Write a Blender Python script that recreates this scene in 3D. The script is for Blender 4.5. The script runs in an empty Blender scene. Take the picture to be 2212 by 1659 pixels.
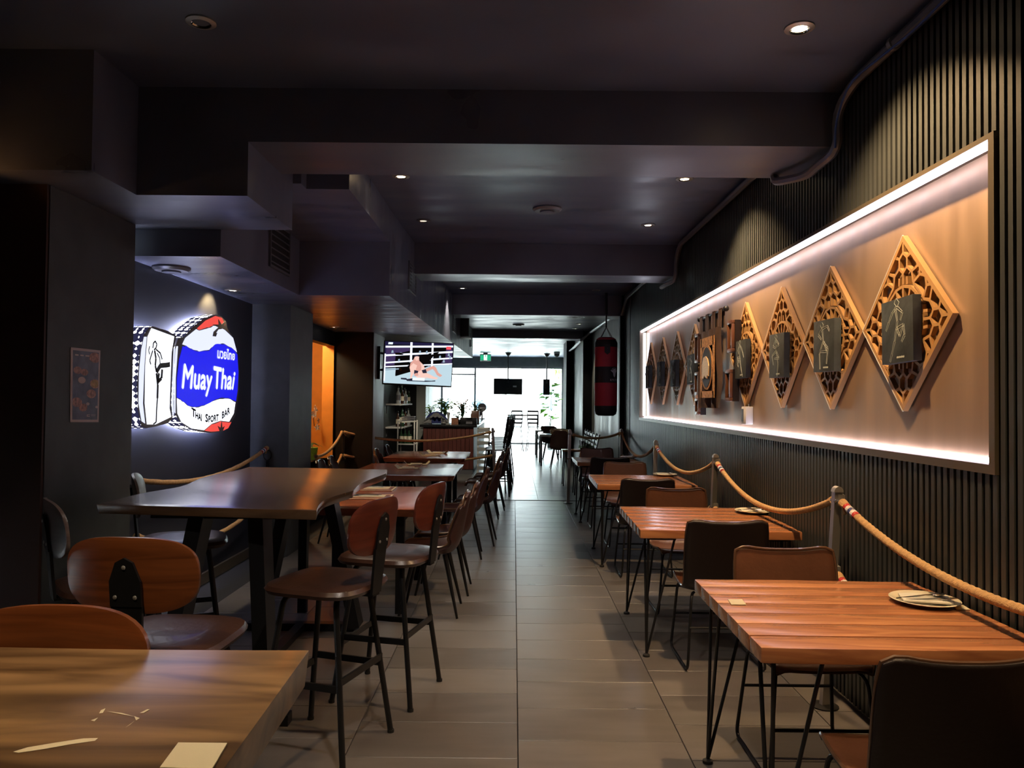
import bpy, bmesh, math, random
from mathutils import Vector, Matrix
random.seed(7)
sc = bpy.context.scene
COL = sc.collection
PI = math.pi
R = math.radians
V = Vector
# ------------------------------------------------------------------ camera
F = 1661.0
HC = 1.56                      # camera height
_Y = V((4, -35.5, -F)).normalized()
_X = V((1, -0.0095, 0)); _X.z = -(_X.x * _Y.x + _X.y * _Y.y) / _Y.z; _X.normalize()
_Z = _X.cross(_Y)
cd = bpy.data.cameras.new('camera'); cam = bpy.data.objects.new('camera', cd); COL.objects.link(cam)
cam.matrix_world = Matrix(((_X.x, _X.y, _X.z, 0), (_Y.x, _Y.y, _Y.z, 0), (_Z.x, _Z.y, _Z.z, HC), (0, 0, 0, 1)))
cd.sensor_width = 36; cd.lens = F / 2212 * 36; cd.clip_start = 0.05; cd.clip_end = 300
sc.camera = cam

def px(u, v, X=None, Y=None, Z=None):
    """where the sight line through photo pixel (u, v) meets a plane of the room"""
    c = V((u - 1106, 829.5 - v, -F)); w = V((c.dot(_X), c.dot(_Y), c.dot(_Z)))
    t = X / w.x if X is not None else (Y / w.y if Y is not None else (Z - HC) / w.z)
    return V((w.x * t, w.y * t, HC + w.z * t))
# ------------------------------------------------------------------ world, sun, exposure
wd = bpy.data.worlds.new('world'); sc.world = wd; wd.use_nodes = True
bg = wd.node_tree.nodes['Background']
bg.inputs[0].default_value = (0.90, 0.97, 1.0, 1); bg.inputs[1].default_value = 26.0
sl = bpy.data.lights.new('sun', 'SUN'); sl.energy = 16; sl.angle = R(1.0); sl.color = (1, .96, .88)
sun = bpy.data.objects.new('sun', sl); COL.objects.link(sun); sun.rotation_euler = (R(38), 0, R(-35)); sun.location = (0, 34, 12)
pl = bpy.data.lights.new('window_portal', 'AREA'); pl.shape = 'RECTANGLE'; pl.size = 4.3; pl.size_y = 2.75
pl.cycles.is_portal = True
po = bpy.data.objects.new('window_portal', pl); COL.objects.link(po); po.location = (-.43, 27.62, 1.4); po.rotation_euler = (R(-90), 0, 0)
vs = sc.view_settings
vs.view_transform = 'Standard'; vs.look = 'None'; vs.exposure = 0.12; vs.gamma = 1; vs.use_curve_mapping = False
cy = sc.cycles
cy.max_bounces = 8; cy.diffuse_bounces = 4; cy.glossy_bounces = 4; cy.transparent_max_bounces = 12
cy.use_denoising = True; cy.adaptive_threshold = .006; cy.sample_clamp_indirect = 5; cy.sample_clamp_direct = 20; cy.caustics_reflective = False; cy.caustics_refractive = False
# ------------------------------------------------------------------ materials
def _new(name):
    m = bpy.data.materials.new(name); m.use_nodes = True
    return m, m.node_tree, m.node_tree.nodes['Principled BSDF']

def mat(name, c, rough=.5, metal=0, bump=0, bs=30, var=0, vs_=6, coat=0, spec=.5, stretch=(1, 1, 1), sheen=0, rvar=0):
    m, nt, b = _new(name)
    b.inputs['Base Color'].default_value = (*c, 1); b.inputs['Roughness'].default_value = rough
    b.inputs['Metallic'].default_value = metal; b.inputs['Coat Weight'].default_value = coat
    b.inputs['Specular IOR Level'].default_value = spec
    N, L = nt.nodes, nt.links
    if bump or var or rvar:
        tc = N.new('ShaderNodeTexCoord'); mp = N.new('ShaderNodeMapping'); mp.inputs['Scale'].default_value = stretch
        L.new(tc.outputs['Object'], mp.inputs['Vector'])
    if bump:
        n = N.new('ShaderNodeTexNoise'); n.inputs['Scale'].default_value = bs; n.inputs['Detail'].default_value = 3
        bp = N.new('ShaderNodeBump'); bp.inputs['Strength'].default_value = bump; bp.inputs['Distance'].default_value = .01
        L.new(mp.outputs[0], n.inputs['Vector']); L.new(n.outputs['Fac'], bp.inputs['Height']); L.new(bp.outputs[0], b.inputs['Normal'])
    if var or rvar:
        n2 = N.new('ShaderNodeTexNoise'); n2.inputs['Scale'].default_value = vs_; n2.inputs['Detail'].default_value = 4
        L.new(mp.outputs[0], n2.inputs['Vector'])
    if var:
        rp = N.new('ShaderNodeValToRGB'); rp.color_ramp.elements[0].position = .3; rp.color_ramp.elements[1].position = .7
        rp.color_ramp.elements[0].color = (*[x * (1 - var) for x in c], 1)
        rp.color_ramp.elements[1].color = (*[min(1, x * (1 + var)) for x in c], 1)
        L.new(n2.outputs['Fac'], rp.inputs[0]); L.new(rp.outputs[0], b.inputs['Base Color'])
    if rvar:
        mr = N.new('ShaderNodeMapRange'); mr.inputs['From Min'].default_value = .3; mr.inputs['From Max'].default_value = .7
        mr.inputs['To Min'].default_value = max(.05, rough - rvar); mr.inputs['To Max'].default_value = min(1, rough + rvar)
        L.new(n2.outputs['Fac'], mr.inputs['Value']); L.new(mr.outputs[0], b.inputs['Roughness'])
    return m

def wood(name, c1, c2, stretch=(1, 9, 9), scale=2.2, rough=.32, coat=.25, rnd=True):
    m, nt, b = _new(name); N, L = nt.nodes, nt.links
    tc = N.new('ShaderNodeTexCoord'); mp = N.new('ShaderNodeMapping'); mp.inputs['Scale'].default_value = stretch
    L.new(tc.outputs['Object'], mp.inputs['Vector'])
    if rnd:
        oi = N.new('ShaderNodeObjectInfo'); ml = N.new('ShaderNodeMath'); ml.operation = 'MULTIPLY'; ml.inputs[1].default_value = 37
        L.new(oi.outputs['Random'], ml.inputs[0])
        cb = N.new('ShaderNodeCombineXYZ'); L.new(ml.outputs[0], cb.inputs[0]); L.new(ml.outputs[0], cb.inputs[1]); L.new(ml.outputs[0], cb.inputs[2])
        L.new(cb.outputs[0], mp.inputs['Location'])
    n = N.new('ShaderNodeTexNoise'); n.inputs['Scale'].default_value = scale; n.inputs['Detail'].default_value = 6; n.inputs['Distortion'].default_value = 1.3
    L.new(mp.outputs[0], n.inputs['Vector'])
    rp = N.new('ShaderNodeValToRGB'); e = rp.color_ramp.elements
    e[0].position = .33; e[0].color = (*c1, 1); e[1].position = .66; e[1].color = (*c2, 1)
    L.new(n.outputs['Fac'], rp.inputs[0]); L.new(rp.outputs[0], b.inputs['Base Color'])
    bp = N.new('ShaderNodeBump'); bp.inputs['Strength'].default_value = .05; bp.inputs['Distance'].default_value = .003
    L.new(n.outputs['Fac'], bp.inputs['Height']); L.new(bp.outputs[0], b.inputs['Normal'])
    b.inputs['Roughness'].default_value = rough; b.inputs['Coat Weight'].default_value = coat; b.inputs['Coat Roughness'].default_value = .2
    return m

def emit(name, c, s):
    m, nt, b = _new(name); b.inputs['Base Color'].default_value = (0.02, .02, .02, 1)
    b.inputs['Emission Color'].default_value = (*c, 1); b.inputs['Emission Strength'].default_value = s
    b.inputs['Roughness'].default_value = .4
    return m

def glass(name, tint=(.95, 1, 1), refl=.08):
    m, nt, b = _new(name); N, L = nt.nodes, nt.links
    t = N.new('ShaderNodeBsdfTransparent'); t.inputs[0].default_value = (*tint, 1)
    g = N.new('ShaderNodeBsdfGlossy'); g.inputs['Roughness'].default_value = .02
    mx = N.new('ShaderNodeMixShader'); mx.inputs[0].default_value = refl
    L.new(t.outputs[0], mx.inputs[1]); L.new(g.outputs[0], mx.inputs[2])
    L.new(mx.outputs[0], N['Material Output'].inputs['Surface'])
    return m

M = {}
M['ceil'] = mat('ceiling paint', (.115, .135, .205), .40, spec=.5, bump=.0, bs=2.0, var=.15, vs_=1.3, stretch=(1, 3, 1), rvar=.12)
M['wall'] = mat('charcoal wall paint', (.062, .068, .070), .55, bump=.15, bs=3, var=.15)
M['wallblack'] = mat('black walls and shaded faces', (.006, .006, .007), .6, spec=.2, bump=.1, bs=3)
M['signwall'] = mat('blue black wall', (.022, .024, .034), .5, bump=.1, bs=4)
M['beam'] = mat('beam paint', (.125, .136, .190), .38, spec=.6, bump=0, bs=2.5, var=.18, vs_=1.6, stretch=(1, 3, 1), rvar=.12)
M['redwall'] = mat('dark red brown wall', (.045, .014, .008), .6)
M['slat'] = mat('dark slats', (.032, .036, .036), .42, bump=.05, bs=40)
M['slatback'] = mat('slat backing', (.004, .004, .004), .8)
M['tile'] = None
M['black'] = mat('black steel', (.012, .012, .013), .38, metal=.3)
M['blackmat'] = mat('matt black', (.008, .008, .008), .6)
M['chrome'] = mat('brushed steel', (.60, .57, .52), .42, metal=.9)
M['steel'] = mat('polished steel', (.75, .74, .72), .15, metal=1)
M['leather'] = mat('brown leather', (.115, .046, .024), .30, bump=.12, bs=55, var=.2, coat=.15)
M['leatherdark'] = mat('dark leather with shade', (.011, .0055, .005), .42, bump=.15, bs=60)  # chair backs: shade away from the downlights deepened in the colour
M['shellbrown'] = mat('aubergine leather', (.055, .022, .020), .38, bump=.12, bs=60, var=.15)
M['rim'] = mat('leather piping', (.09, .045, .025), .22, coat=.4)
M['seat'] = mat('stool seat leather', (.060, .026, .016), .33, bump=.1, bs=50, var=.15, coat=.1)
M['board'] = wood('acacia boards', (.29, .105, .045), (.47, .20, .082), (1, 10, 10), 2.0, .26, .4)
M['redwood'] = wood('red slab wood', (.17, .040, .018), (.40, .11, .042), (1.2, 5, 5), 2.2, .22, .5)
M['slabwood'] = wood('walnut slab wood', (.10, .052, .026), (.19, .105, .05), (1, 6, 6), 1.7, .27, .8)
M['slabwarm'] = wood('honey slab wood', (.085, .045, .018), (.33, .185, .075), (1, 6, 6), 1.7, .30, .3)
M['plywood'] = wood('stained plywood', (.12, .034, .010), (.21, .062, .018), (1, 1, 14), 2.4, .3, .35)
M['plyred'] = wood('red stained plywood', (.11, .022, .012), (.17, .036, .018), (1, 1, 12), 2.2, .3, .4)
M['plysheen'] = wood('plywood with grey sheen', (.11, .07, .06), (.17, .12, .10), (1, 1, 9), 2.2, .35, .3)  # grey reflected sheen mixed into the wood colour
M['copper'] = mat('brushed copper board', (.35, .235, .145), .42, metal=.45, var=.12, vs_=2.0, stretch=(1, 5, .6), rvar=.08)
M['gold'] = mat('gold painted lattice', (.42, .235, .09), .45, metal=.15, bump=.05, bs=20)
M['frame'] = mat('bronze frame', (.13, .105, .075), .4, metal=.5)
M['rope'] = mat('manila rope', (.52, .31, .13), .85, bump=.5, bs=160, var=.2, vs_=50)
M['red'] = mat('red cord', (.42, .015, .015), .8)
M['white'] = mat('white paint', (.75, .74, .70), .5)
M['cream'] = mat('cream card', (.72, .62, .40), .6)
M['navy'] = mat('blue cord', (.02, .03, .14), .8)
M['plate'] = mat('cream china', (.76, .68, .48), .22, coat=.4)
M['napkin'] = mat('paper napkin', (.80, .74, .58), .9, bump=.3, bs=40)
M['canvas'] = mat('slate canvas', (.030, .038, .040), .7, bump=.3, bs=18, var=.45, vs_=9)
M['canvasside'] = mat('canvas side', (.035, .038, .06), .7)
M['chalk'] = mat('chalk line', (.42, .46, .42), .9)
M['banner'] = mat('brown velvet', (.055, .026, .016), .8, bump=.3, bs=30, var=.3)
M['embroid'] = mat('gold embroidery', (.36, .17, .05), .6, bump=.8, bs=60, var=.5, vs_=35)
M['pipe'] = mat('painted conduit', (.17, .17, .19), .35, metal=.3)
M['blue'] = mat('blue cable', (.03, .08, .3), .5)
M['bagred'] = mat('red bag cloth', (.48, .03, .055), .6, bump=.2, bs=80)
M['bagblack'] = mat('black bag cloth', (.015, .016, .020), .6, bump=.1, bs=80)
M['orange'] = mat('orange plaster', (.75, .27, .03), .7, bump=.1, bs=8, var=.08)
M['green'] = mat('leaf green', (.16, .30, .05), .5, var=.3, vs_=20)
M['lime'] = mat('lime leaf', (.25, .55, .06), .5, var=.2, vs_=20)
M['darkgreen'] = mat('dark leaf', (.03, .08, .03), .5)
M['petal'] = mat('orchid petal', (.85, .78, .66), .6)
M['dried'] = mat('dried flower', (.28, .12, .07), .8, var=.4, vs_=30)
M['bar'] = wood('mahogany boards', (.075, .018, .014), (.13, .035, .026), (8, 8, 1), 2, .4, .2)
M['bartop'] = mat('black counter', (.012, .012, .013), .25, coat=.4)
M['plaster'] = mat('raw concrete', (.30, .32, .30), .45, bump=.4, bs=4, var=.3, vs_=3, stretch=(1, 1, .3), rvar=.1)
M['lighttile'] = mat('glossy pale tile', (.17, .178, .17), .28, var=.15, vs_=2)
M['glass'] = glass('clear glass')
M['bottle'] = mat('bottle glass', (.02, .05, .025), .08, coat=.6)
M['bottleb'] = mat('brown bottle glass', (.06, .03, .02), .08, coat=.6)
M['bottlec'] = mat('pale bottle glass', (.35, .37, .36), .1, coat=.6)
M['silver'] = mat('hammered silver', (.8, .8, .8), .22, metal=.75)
M['asphalt'] = mat('street paving', (.45, .45, .44), .8, bump=.2, bs=10)
M['carwhite'] = mat('white car paint', (.8, .8, .8), .2, coat=1)
M['cardark'] = mat('car glass', (.08, .13, .17), .05, coat=1)
M['facade'] = mat('pale render facade', (.78, .80, .80), .8, bump=.1, bs=3)
M['exitgreen'] = emit('exit green', (.02, .45, .22), 1.0)
M['exitwhite'] = emit('exit white', (.9, 1, .95), 1.6)
M['led'] = emit('led strip', (.93, .82, 1.0), 10)
M['ledcool'] = emit('cool led strip', (.80, .84, 1.0), 12)
M['lampon'] = emit('lamp on', (1, .72, .40), 30)
M['lampdim'] = emit('lamp low', (1, .85, .65), 1.2)
M['lampcool'] = emit('lamp white', (1, .92, .78), 9)
M['swhite'] = emit('sign white', (.74, .78, 1.0), 1.05)
M['shalo'] = emit('sign back light', (.58, .62, 1.0), 170)
M['sglow'] = emit('sign bright white', (.86, .90, 1.0), 1.7)
M['sblue'] = emit('sign blue', (.006, .006, .72), 1.1)
M['sred'] = emit('sign red', (.85, .075, .06), 1.0)
M['sgrey'] = mat('sign grey film', (.16, .15, .155), .4)
M['sdark'] = mat('sign dark print', (.05, .05, .06), .5)

def tile_mat(name, c, rough):
    m, nt, b = _new(name); N, L = nt.nodes, nt.links
    oi = N.new('ShaderNodeObjectInfo'); tc = N.new('ShaderNodeTexCoord'); n = N.new('ShaderNodeTexNoise')
    ad = N.new('ShaderNodeVectorMath'); ad.operation = 'ADD'
    mp = N.new('ShaderNodeMapping'); mp.inputs['Scale'].default_value = (1.2, 5, 1)
    L.new(tc.outputs['Object'], ad.inputs[0]); L.new(oi.outputs['Location'], ad.inputs[1]); L.new(ad.outputs[0], mp.inputs['Vector'])
    n.inputs['Scale'].default_value = 2.2; n.inputs['Detail'].default_value = 5; L.new(mp.outputs[0], n.inputs['Vector'])
    mu = N.new('ShaderNodeMath'); mu.operation = 'MULTIPLY_ADD'; mu.inputs[1].default_value = .35; mu.inputs[2].default_value = -.18
    L.new(oi.outputs['Random'], mu.inputs[0]); a2 = N.new('ShaderNodeMath'); a2.operation = 'ADD'
    L.new(n.outputs['Fac'], a2.inputs[0]); L.new(mu.outputs[0], a2.inputs[1])
    rp = N.new('ShaderNodeValToRGB'); e = rp.color_ramp.elements
    e[0].position = .25; e[0].color = (*[x * .78 for x in c], 1); e[1].position = .75; e[1].color = (*[x * 1.22 for x in c], 1)
    L.new(a2.outputs[0], rp.inputs[0]); L.new(rp.outputs[0], b.inputs['Base Color'])
    mr = N.new('ShaderNodeMapRange'); mr.inputs['To Min'].default_value = rough - .08; mr.inputs['To Max'].default_value = rough + .12
    L.new(n.outputs['Fac'], mr.inputs['Value']); L.new(mr.outputs[0], b.inputs['Roughness'])
    bp = N.new('ShaderNodeBump'); bp.inputs['Strength'].default_value = .1; bp.inputs['Distance'].default_value = .004
    L.new(n.outputs['Fac'], bp.inputs['Height']); L.new(bp.outputs[0], b.inputs['Normal'])
    return m
M['tile'] = tile_mat('grey brown floor tile', (.118, .108, .104), .30)
M['grout'] = mat('dark grout', (.02, .02, .022), .8)

def pattern_mat(name):
    m, nt, b = _new(name); N, L = nt.nodes, nt.links
    tc = N.new('ShaderNodeTexCoord'); vo = N.new('ShaderNodeTexVoronoi'); vo.inputs['Scale'].default_value = 24; vo.inputs['Randomness'].default_value = 0
    vo.distance = 'MANHATTAN'
    L.new(tc.outputs['Object'], vo.inputs['Vector'])
    rp = N.new('ShaderNodeValToRGB'); rp.color_ramp.interpolation = 'CONSTANT'; e = rp.color_ramp.elements
    e[0].color = (1, 1, 1, 1); e[1].position = .62; e[1].color = (.004, .004, .012, 1)
    k = e.new(.14); k.color = (.02, .02, .04, 1); k = e.new(.24); k.color = (1, 1, 1, 1)
    L.new(vo.outputs['Distance'], rp.inputs[0]); L.new(rp.outputs[0], b.inputs['Emission Color']); b.inputs['Emission Strength'].default_value = 5
    b.inputs['Base Color'].default_value = (.1, .1, .1, 1)
    return m
M['spattern'] = pattern_mat('sign side pattern')

# ------------------------------------------------------------------ mesh builder
class MB:
    def __init__(s): s.v = []; s.f = []; s.m = []; s.k = 0
    def _add(s, vs, fs):
        o = len(s.v); s.v += [tuple(p) for p in vs]; s.f += [tuple(i + o for i in q) for q in fs]; s.m += [s.k] * len(fs)
        return s
    def mt(s, k): s.k = k; return s
    def box(s, x0, x1, y0, y1, z0, z1):
        vs = [(x, y, z) for z in (z0, z1) for y in (y0, y1) for x in (x0, x1)]
        return s._add(vs, [(0, 2, 3, 1), (4, 5, 7, 6), (0, 1, 5, 4), (2, 6, 7, 3), (0, 4, 6, 2), (1, 3, 7, 5)])
    def hexa(s, b, t):            # bottom 4 pts (ccw from above), top 4 pts
        return s._add(list(b) + list(t), [(3, 2, 1, 0), (4, 5, 6, 7)] + [(i, (i + 1) % 4, (i + 1) % 4 + 4, i + 4) for i in range(4)])
    def bar(s, a, b, w, h, up=(0, 0, 1)):
        a = V(a); b = V(b); d = (b - a).normalized(); u = V(up)
        r = d.cross(u)
        if r.length < 1e-4: r = d.cross(V((0, 1, 0)))
        r.normalize(); n = r.cross(d)
        q = [r * (w / 2) + n * (h / 2), r * (-w / 2) + n * (h / 2), r * (-w / 2) + n * (-h / 2), r * (w / 2) + n * (-h / 2)]
        return s._add([a + x for x in q] + [b + x for x in q], [(0, 1, 2, 3), (7, 6, 5, 4)] + [(i, i + 4, (i + 1) % 4 + 4, (i + 1) % 4) for i in range(4)])
    def tube(s, pts, r, seg=8, caps=True, twist=None):
        pts = [V(p) for p in pts]; n = len(pts); rr = r if isinstance(r, (list, tuple)) else [r] * n
        t0 = (pts[1] - pts[0]).normalized(); u = t0.cross(V((0, 0, 1)))
        if u.length < 1e-3: u = t0.cross(V((0, 1, 0)))
        u.normalize(); vs = []; dist = 0
        for i, p in enumerate(pts):
            t = (pts[min(i + 1, n - 1)] - pts[max(i - 1, 0)]).normalized()
            u = (u - t * u.dot(t)).normalized(); w = t.cross(u)
            if i: dist += (p - pts[i - 1]).length
            for k in range(seg):
                a = 2 * PI * k / seg; q = rr[i]
                if twist: q *= 1 + .16 * abs(math.sin(1.5 * (a - dist * twist)))
                vs.append(p + (u * math.cos(a) + w * math.sin(a)) * q)
        fs = [(i * seg + k, i * seg + (k + 1) % seg, (i + 1) * seg + (k + 1) % seg, (i + 1) * seg + k) for i in range(n - 1) for k in range(seg)]
        if caps: fs += [tuple(reversed(range(seg))), tuple((n - 1) * seg + k for k in range(seg))]
        return s._add(vs, fs)
    def lathe(s, prof, seg=24, c=(0, 0, 0), sup=None, sx=1, sy=1, caps=True):
        vs = []
        for r, z in prof:
            for k in range(seg):
                a = 2 * PI * k / seg; x, y = math.cos(a), math.sin(a)
                if sup: q = (abs(x) ** sup + abs(y) ** sup) ** (-1 / sup); x *= q; y *= q
                vs.append((c[0] + r * x * sx, c[1] + r * y * sy, c[2] + z))
        n = len(prof)
        fs = [(i * seg + k, i * seg + (k + 1) % seg, (i + 1) * seg + (k + 1) % seg, (i + 1) * seg + k) for i in range(n - 1) for k in range(seg)]
        if caps: fs += [tuple(reversed(range(seg))), tuple((n - 1) * seg + k for k in range(seg))]
        return s._add(vs, fs)
    def prism(s, poly, f0, f1):   # poly: 2d points, f0/f1 map (a, b) -> 3d
        n = len(poly)
        return s._add([f0(*p) for p in poly] + [f1(*p) for p in poly],
                      [tuple(reversed(range(n))), tuple(range(n, 2 * n))] + [(i, (i + 1) % n, (i + 1) % n + n, i + n) for i in range(n)])
    def sphere(s, c, r, seg=10, rings=6, sx=1, sy=1, sz=1):
        vs = []; fs = []
        for i in range(1, rings):
            t = PI * i / rings
            for k in range(seg):
                a = 2 * PI * k / seg; vs.append((c[0] + r * sx * math.sin(t) * math.cos(a), c[1] + r * sy * math.sin(t) * math.sin(a), c[2] + r * sz * math.cos(t)))
        tp = len(vs); vs += [(c[0], c[1], c[2] + r * sz), (c[0], c[1], c[2] - r * sz)]
        for i in range(rings - 2):
            for k in range(seg): fs.append((i * seg + k, (i + 1) * seg + k, (i + 1) * seg + (k + 1) % seg, i * seg + (k + 1) % seg))
        for k in range(seg):
            fs.append((tp, k, (k + 1) % seg)); fs.append((tp + 1, (rings - 2) * seg + (k + 1) % seg, (rings - 2) * seg + k))
        return s._add(vs, fs)
    def grid(s, rows):            # rows of equal-length point lists -> open sheet
        m = len(rows[0]); vs = [p for r in rows for p in r]
        return s._add(vs, [(i * m + j, i * m + j + 1, (i + 1) * m + j + 1, (i + 1) * m + j) for i in range(len(rows) - 1) for j in range(m - 1)])
    def mesh(s, name, mats, smooth=35, bevel=0, bseg=2, fix=True):
        me = bpy.data.meshes.new(name); me.from_pydata(s.v, [], s.f)
        for m in (mats if isinstance(mats, (list, tuple)) else [mats]): me.materials.append(m)
        me.polygons.foreach_set('material_index', s.m)
        if fix or bevel:
            bm = bmesh.new(); bm.from_mesh(me)
            if fix: bmesh.ops.recalc_face_normals(bm, faces=bm.faces)
            if bevel:
                es = [e for e in bm.edges if len(e.link_faces) == 2 and e.calc_face_angle(0) > .6]
                bmesh.ops.bevel(bm, geom=es, offset=bevel, segments=bseg, affect='EDGES', profile=.6)
            bm.to_mesh(me); bm.free()
        if smooth:
            me.polygons.foreach_set('use_smooth', [True] * len(me.polygons)); me.set_sharp_from_angle(angle=R(smooth))
        me.update()
        return me
    def build(s, name, mats, parent=None, **kw):
        o = bpy.data.objects.new(name, s.mesh(name, mats, **kw)); COL.objects.link(o)
        if parent is not None: o.parent = parent
        return o

def tag(o, label=None, cat=None, group=None, kind=None):
    if label: o['label'] = label
    if cat: o['category'] = cat
    if group: o['group'] = group
    if kind: o['kind'] = kind
    return o
def thing(name, label, cat, loc=(0, 0, 0), rz=0, group=None):
    o = bpy.data.objects.new(name, None); COL.objects.link(o); o.location = loc; o.rotation_euler = (0, 0, rz); o.empty_display_size = .1
    return tag(o, label, cat, group)
def dup(root, loc, rz=0, label=None, group=None):
    def cp(o, par):
        c = o.copy(); COL.objects.link(c); c.parent = par
        for ch in o.children: cp(ch, c)
        return c
    r = cp(root, None); r.location = loc; r.rotation_euler = (0, 0, rz)
    if label: r['label'] = label
    if group: r['group'] = group
    return r
def struct(name, mb, m, parent=None, **kw):
    kw.setdefault('smooth', 0)
    o = mb.build(name, m, parent, **kw)
    if parent is None: o['kind'] = 'structure'
    return o
def child(o, me, name, loc=(0, 0, 0), rz=0, scale=None):
    c = bpy.data.objects.new(name, me); COL.objects.link(c); c.parent = o; c.location = loc; c.rotation_euler = (0, 0, rz)
    if scale: c.scale = scale
    return c
def spot(p, e, color=(1, .74, .45), size=75, blend=.7, to=None, r=.03):
    l = bpy.data.lights.new('spot', 'SPOT'); l.energy = e; l.color = color; l.spot_size = R(size); l.spot_blend = blend; l.shadow_soft_size = r
    o = bpy.data.objects.new('spot', l); COL.objects.link(o); o.location = p
    if to is not None: o.rotation_euler = (V(to) - V(p)).to_track_quat('-Z', 'Y').to_euler()
    return o
def text2d(s, size=1.0, shear=0):
    c = bpy.data.curves.new('t', 'FONT'); c.body = s; c.size = size; c.shear = shear; c.resolution_u = 2
    o = bpy.data.objects.new('t', c); COL.objects.link(o)
    dg = bpy.context.evaluated_depsgraph_get(); me = bpy.data.meshes.new_from_object(o.evaluated_get(dg))
    vs = [(v.co.x, v.co.y) for v in me.vertices]; fs = [tuple(p.vertices) for p in me.polygons]
    bpy.data.objects.remove(o); bpy.data.curves.remove(c); bpy.data.meshes.remove(me)
    x0 = min(v[0] for v in vs); x1 = max(v[0] for v in vs); y0 = min(v[1] for v in vs); y1 = max(v[1] for v in vs)
    return vs, fs, (x0, x1, y0, y1)
def text_mb(s, fmap, mb=None, shear=0):   # fmap((a,b) in 0..1) -> 3d
    vs, fs, (x0, x1, y0, y1) = text2d(s, 1, shear); mb = mb or MB()
    return mb._add([fmap((x - x0) / (x1 - x0), (y - y0) / (y1 - y0)) for x, y in vs], fs)
def wavy(a, b, n, amp, seed, taper=True):
    rnd = random.Random(seed); ph = [rnd.uniform(0, 6.28) for _ in range(3)]; out = []
    a = V(a); b = V(b); d = (b - a); nrm = V((-d.y, d.x)).normalized()
    for i in range(n + 1):
        t = i / n; w = amp * (math.sin(5 * t + ph[0]) * .6 + math.sin(11 * t + ph[1]) * .3 + math.sin(23 * t + ph[2]) * .12)
        if taper: w *= min(1, 6 * t, 6 * (1 - t))
        out.append(tuple((a + d * t + nrm * w)))
    return out
def catenary(a, b, sag, n=40):
    a = V(a); b = V(b)
    return [a + (b - a) * (i / n) - V((0, 0, sag * 4 * (i / n) * (1 - i / n))) for i in range(n + 1)]

# ================================================================== THE SHELL
CZ = 3.27
XR = 1.80
fl = struct('floor', MB().box(-4.2, 2.2, -2.0, 27.6, -.12, -.012), M['grout'])
TW, TD = .757, .371
full = MB().box(0, TW - .004, 0, TD - .004, -.012, 0).mesh('tile', M['tile'], smooth=0, bevel=.0015, bseg=1)
for k in range(-5, 3):
    x0 = .035 + TW * k; x1 = x0 + TW; off = .16 if k % 2 else -.03
    if x0 < -4.1: continue
    w = min(x1, XR) - x0
    if w <= .02: continue
    n = 0; y = 1.0 + off
    while y < 12.0:
        d = min(TD, 12.03 - y)
        if (x0 < -2.65 and y > 3.7) or d < .03: y += TD; continue
        child(fl, full, 'tile', (x0, y, 0), scale=(w / TW, d / TD, 1)); y += TD
mb = MB()
y = 12.09
while y < 27.4:
    x = -2.6
    while x < 1.75:
        mb.box(x, min(x + .596, 1.78), y, min(y + .596, 27.45), -.012, 0); x += .6
    y += .6
o = mb.build('far_tile', M['lighttile'], fl, smooth=0); tag(o, 'glossy pale floor tiles beyond the threshold strip', kind='stuff')
MB().box(-2.6, 1.75, 12.03, 12.085, -.012, .003).build('threshold_strip', M['blackmat'], fl, smooth=0)
mb = MB()
y = -2.0
mb.box(-4.2, XR, -2.0, 1.13, -.012, 0)
o = mb.build('near_tile', M['tile'], fl, smooth=0)

struct('ceiling', MB().box(-4.2, 2.2, -2.0, 27.6, CZ, CZ + .15), M['ceil'])
struct('ceiling', MB().box(-2.6, 2.2, 12.95, 27.6, 3.11, 3.14), M['ceil'])
struct('wall_back', MB().box(-4.2, 2.2, -2.1, -2.0, -.1, CZ), M['wallblack'])
# ceiling beams and boxed ducts
struct('ceiling_beam', MB().box(-1.475, XR, 4.2, 4.8, 2.97, CZ), M['beam'])
struct('ceiling_beam', MB().box(-1.15, XR, 8.35, 8.85, 2.93, CZ), M['beam'])
struct('ceiling_beam', MB().box(-1.04, XR, 12.4, 12.95, 2.94, CZ), M['beam'])
struct('ceiling_beam', MB().box(-2.6, XR, 17.05, 17.6, 2.94, CZ), M['beam'])
struct('ceiling_duct', MB().box(-4.2, -2.086, 3.75, 4.2, 2.67, CZ).box(-4.2, -1.475, 4.2, 5.05, 2.67, CZ), M['beam'])
sd = struct('ceiling_duct', MB().box(-2.65, -1.945, 5.05, 6.9, 2.49, CZ), M['beam'])
struct('ceiling_duct', MB().box(-1.945, -1.42, 5.05, 6.9, 2.98, CZ).box(-1.42, -1.13, 5.18, 6.9, 2.98, CZ), M['beam'])
mb = MB()
b4 = [(-2.65, 6.9), (-1.13, 6.9), (-.92, 16.95), (-2.65, 16.95)]
mb.hexa([(x, y, 2.49) for x, y in b4], [(x, y, CZ) for x, y in b4])
duct = struct('ceiling_duct', mb, M['beam'])
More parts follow.
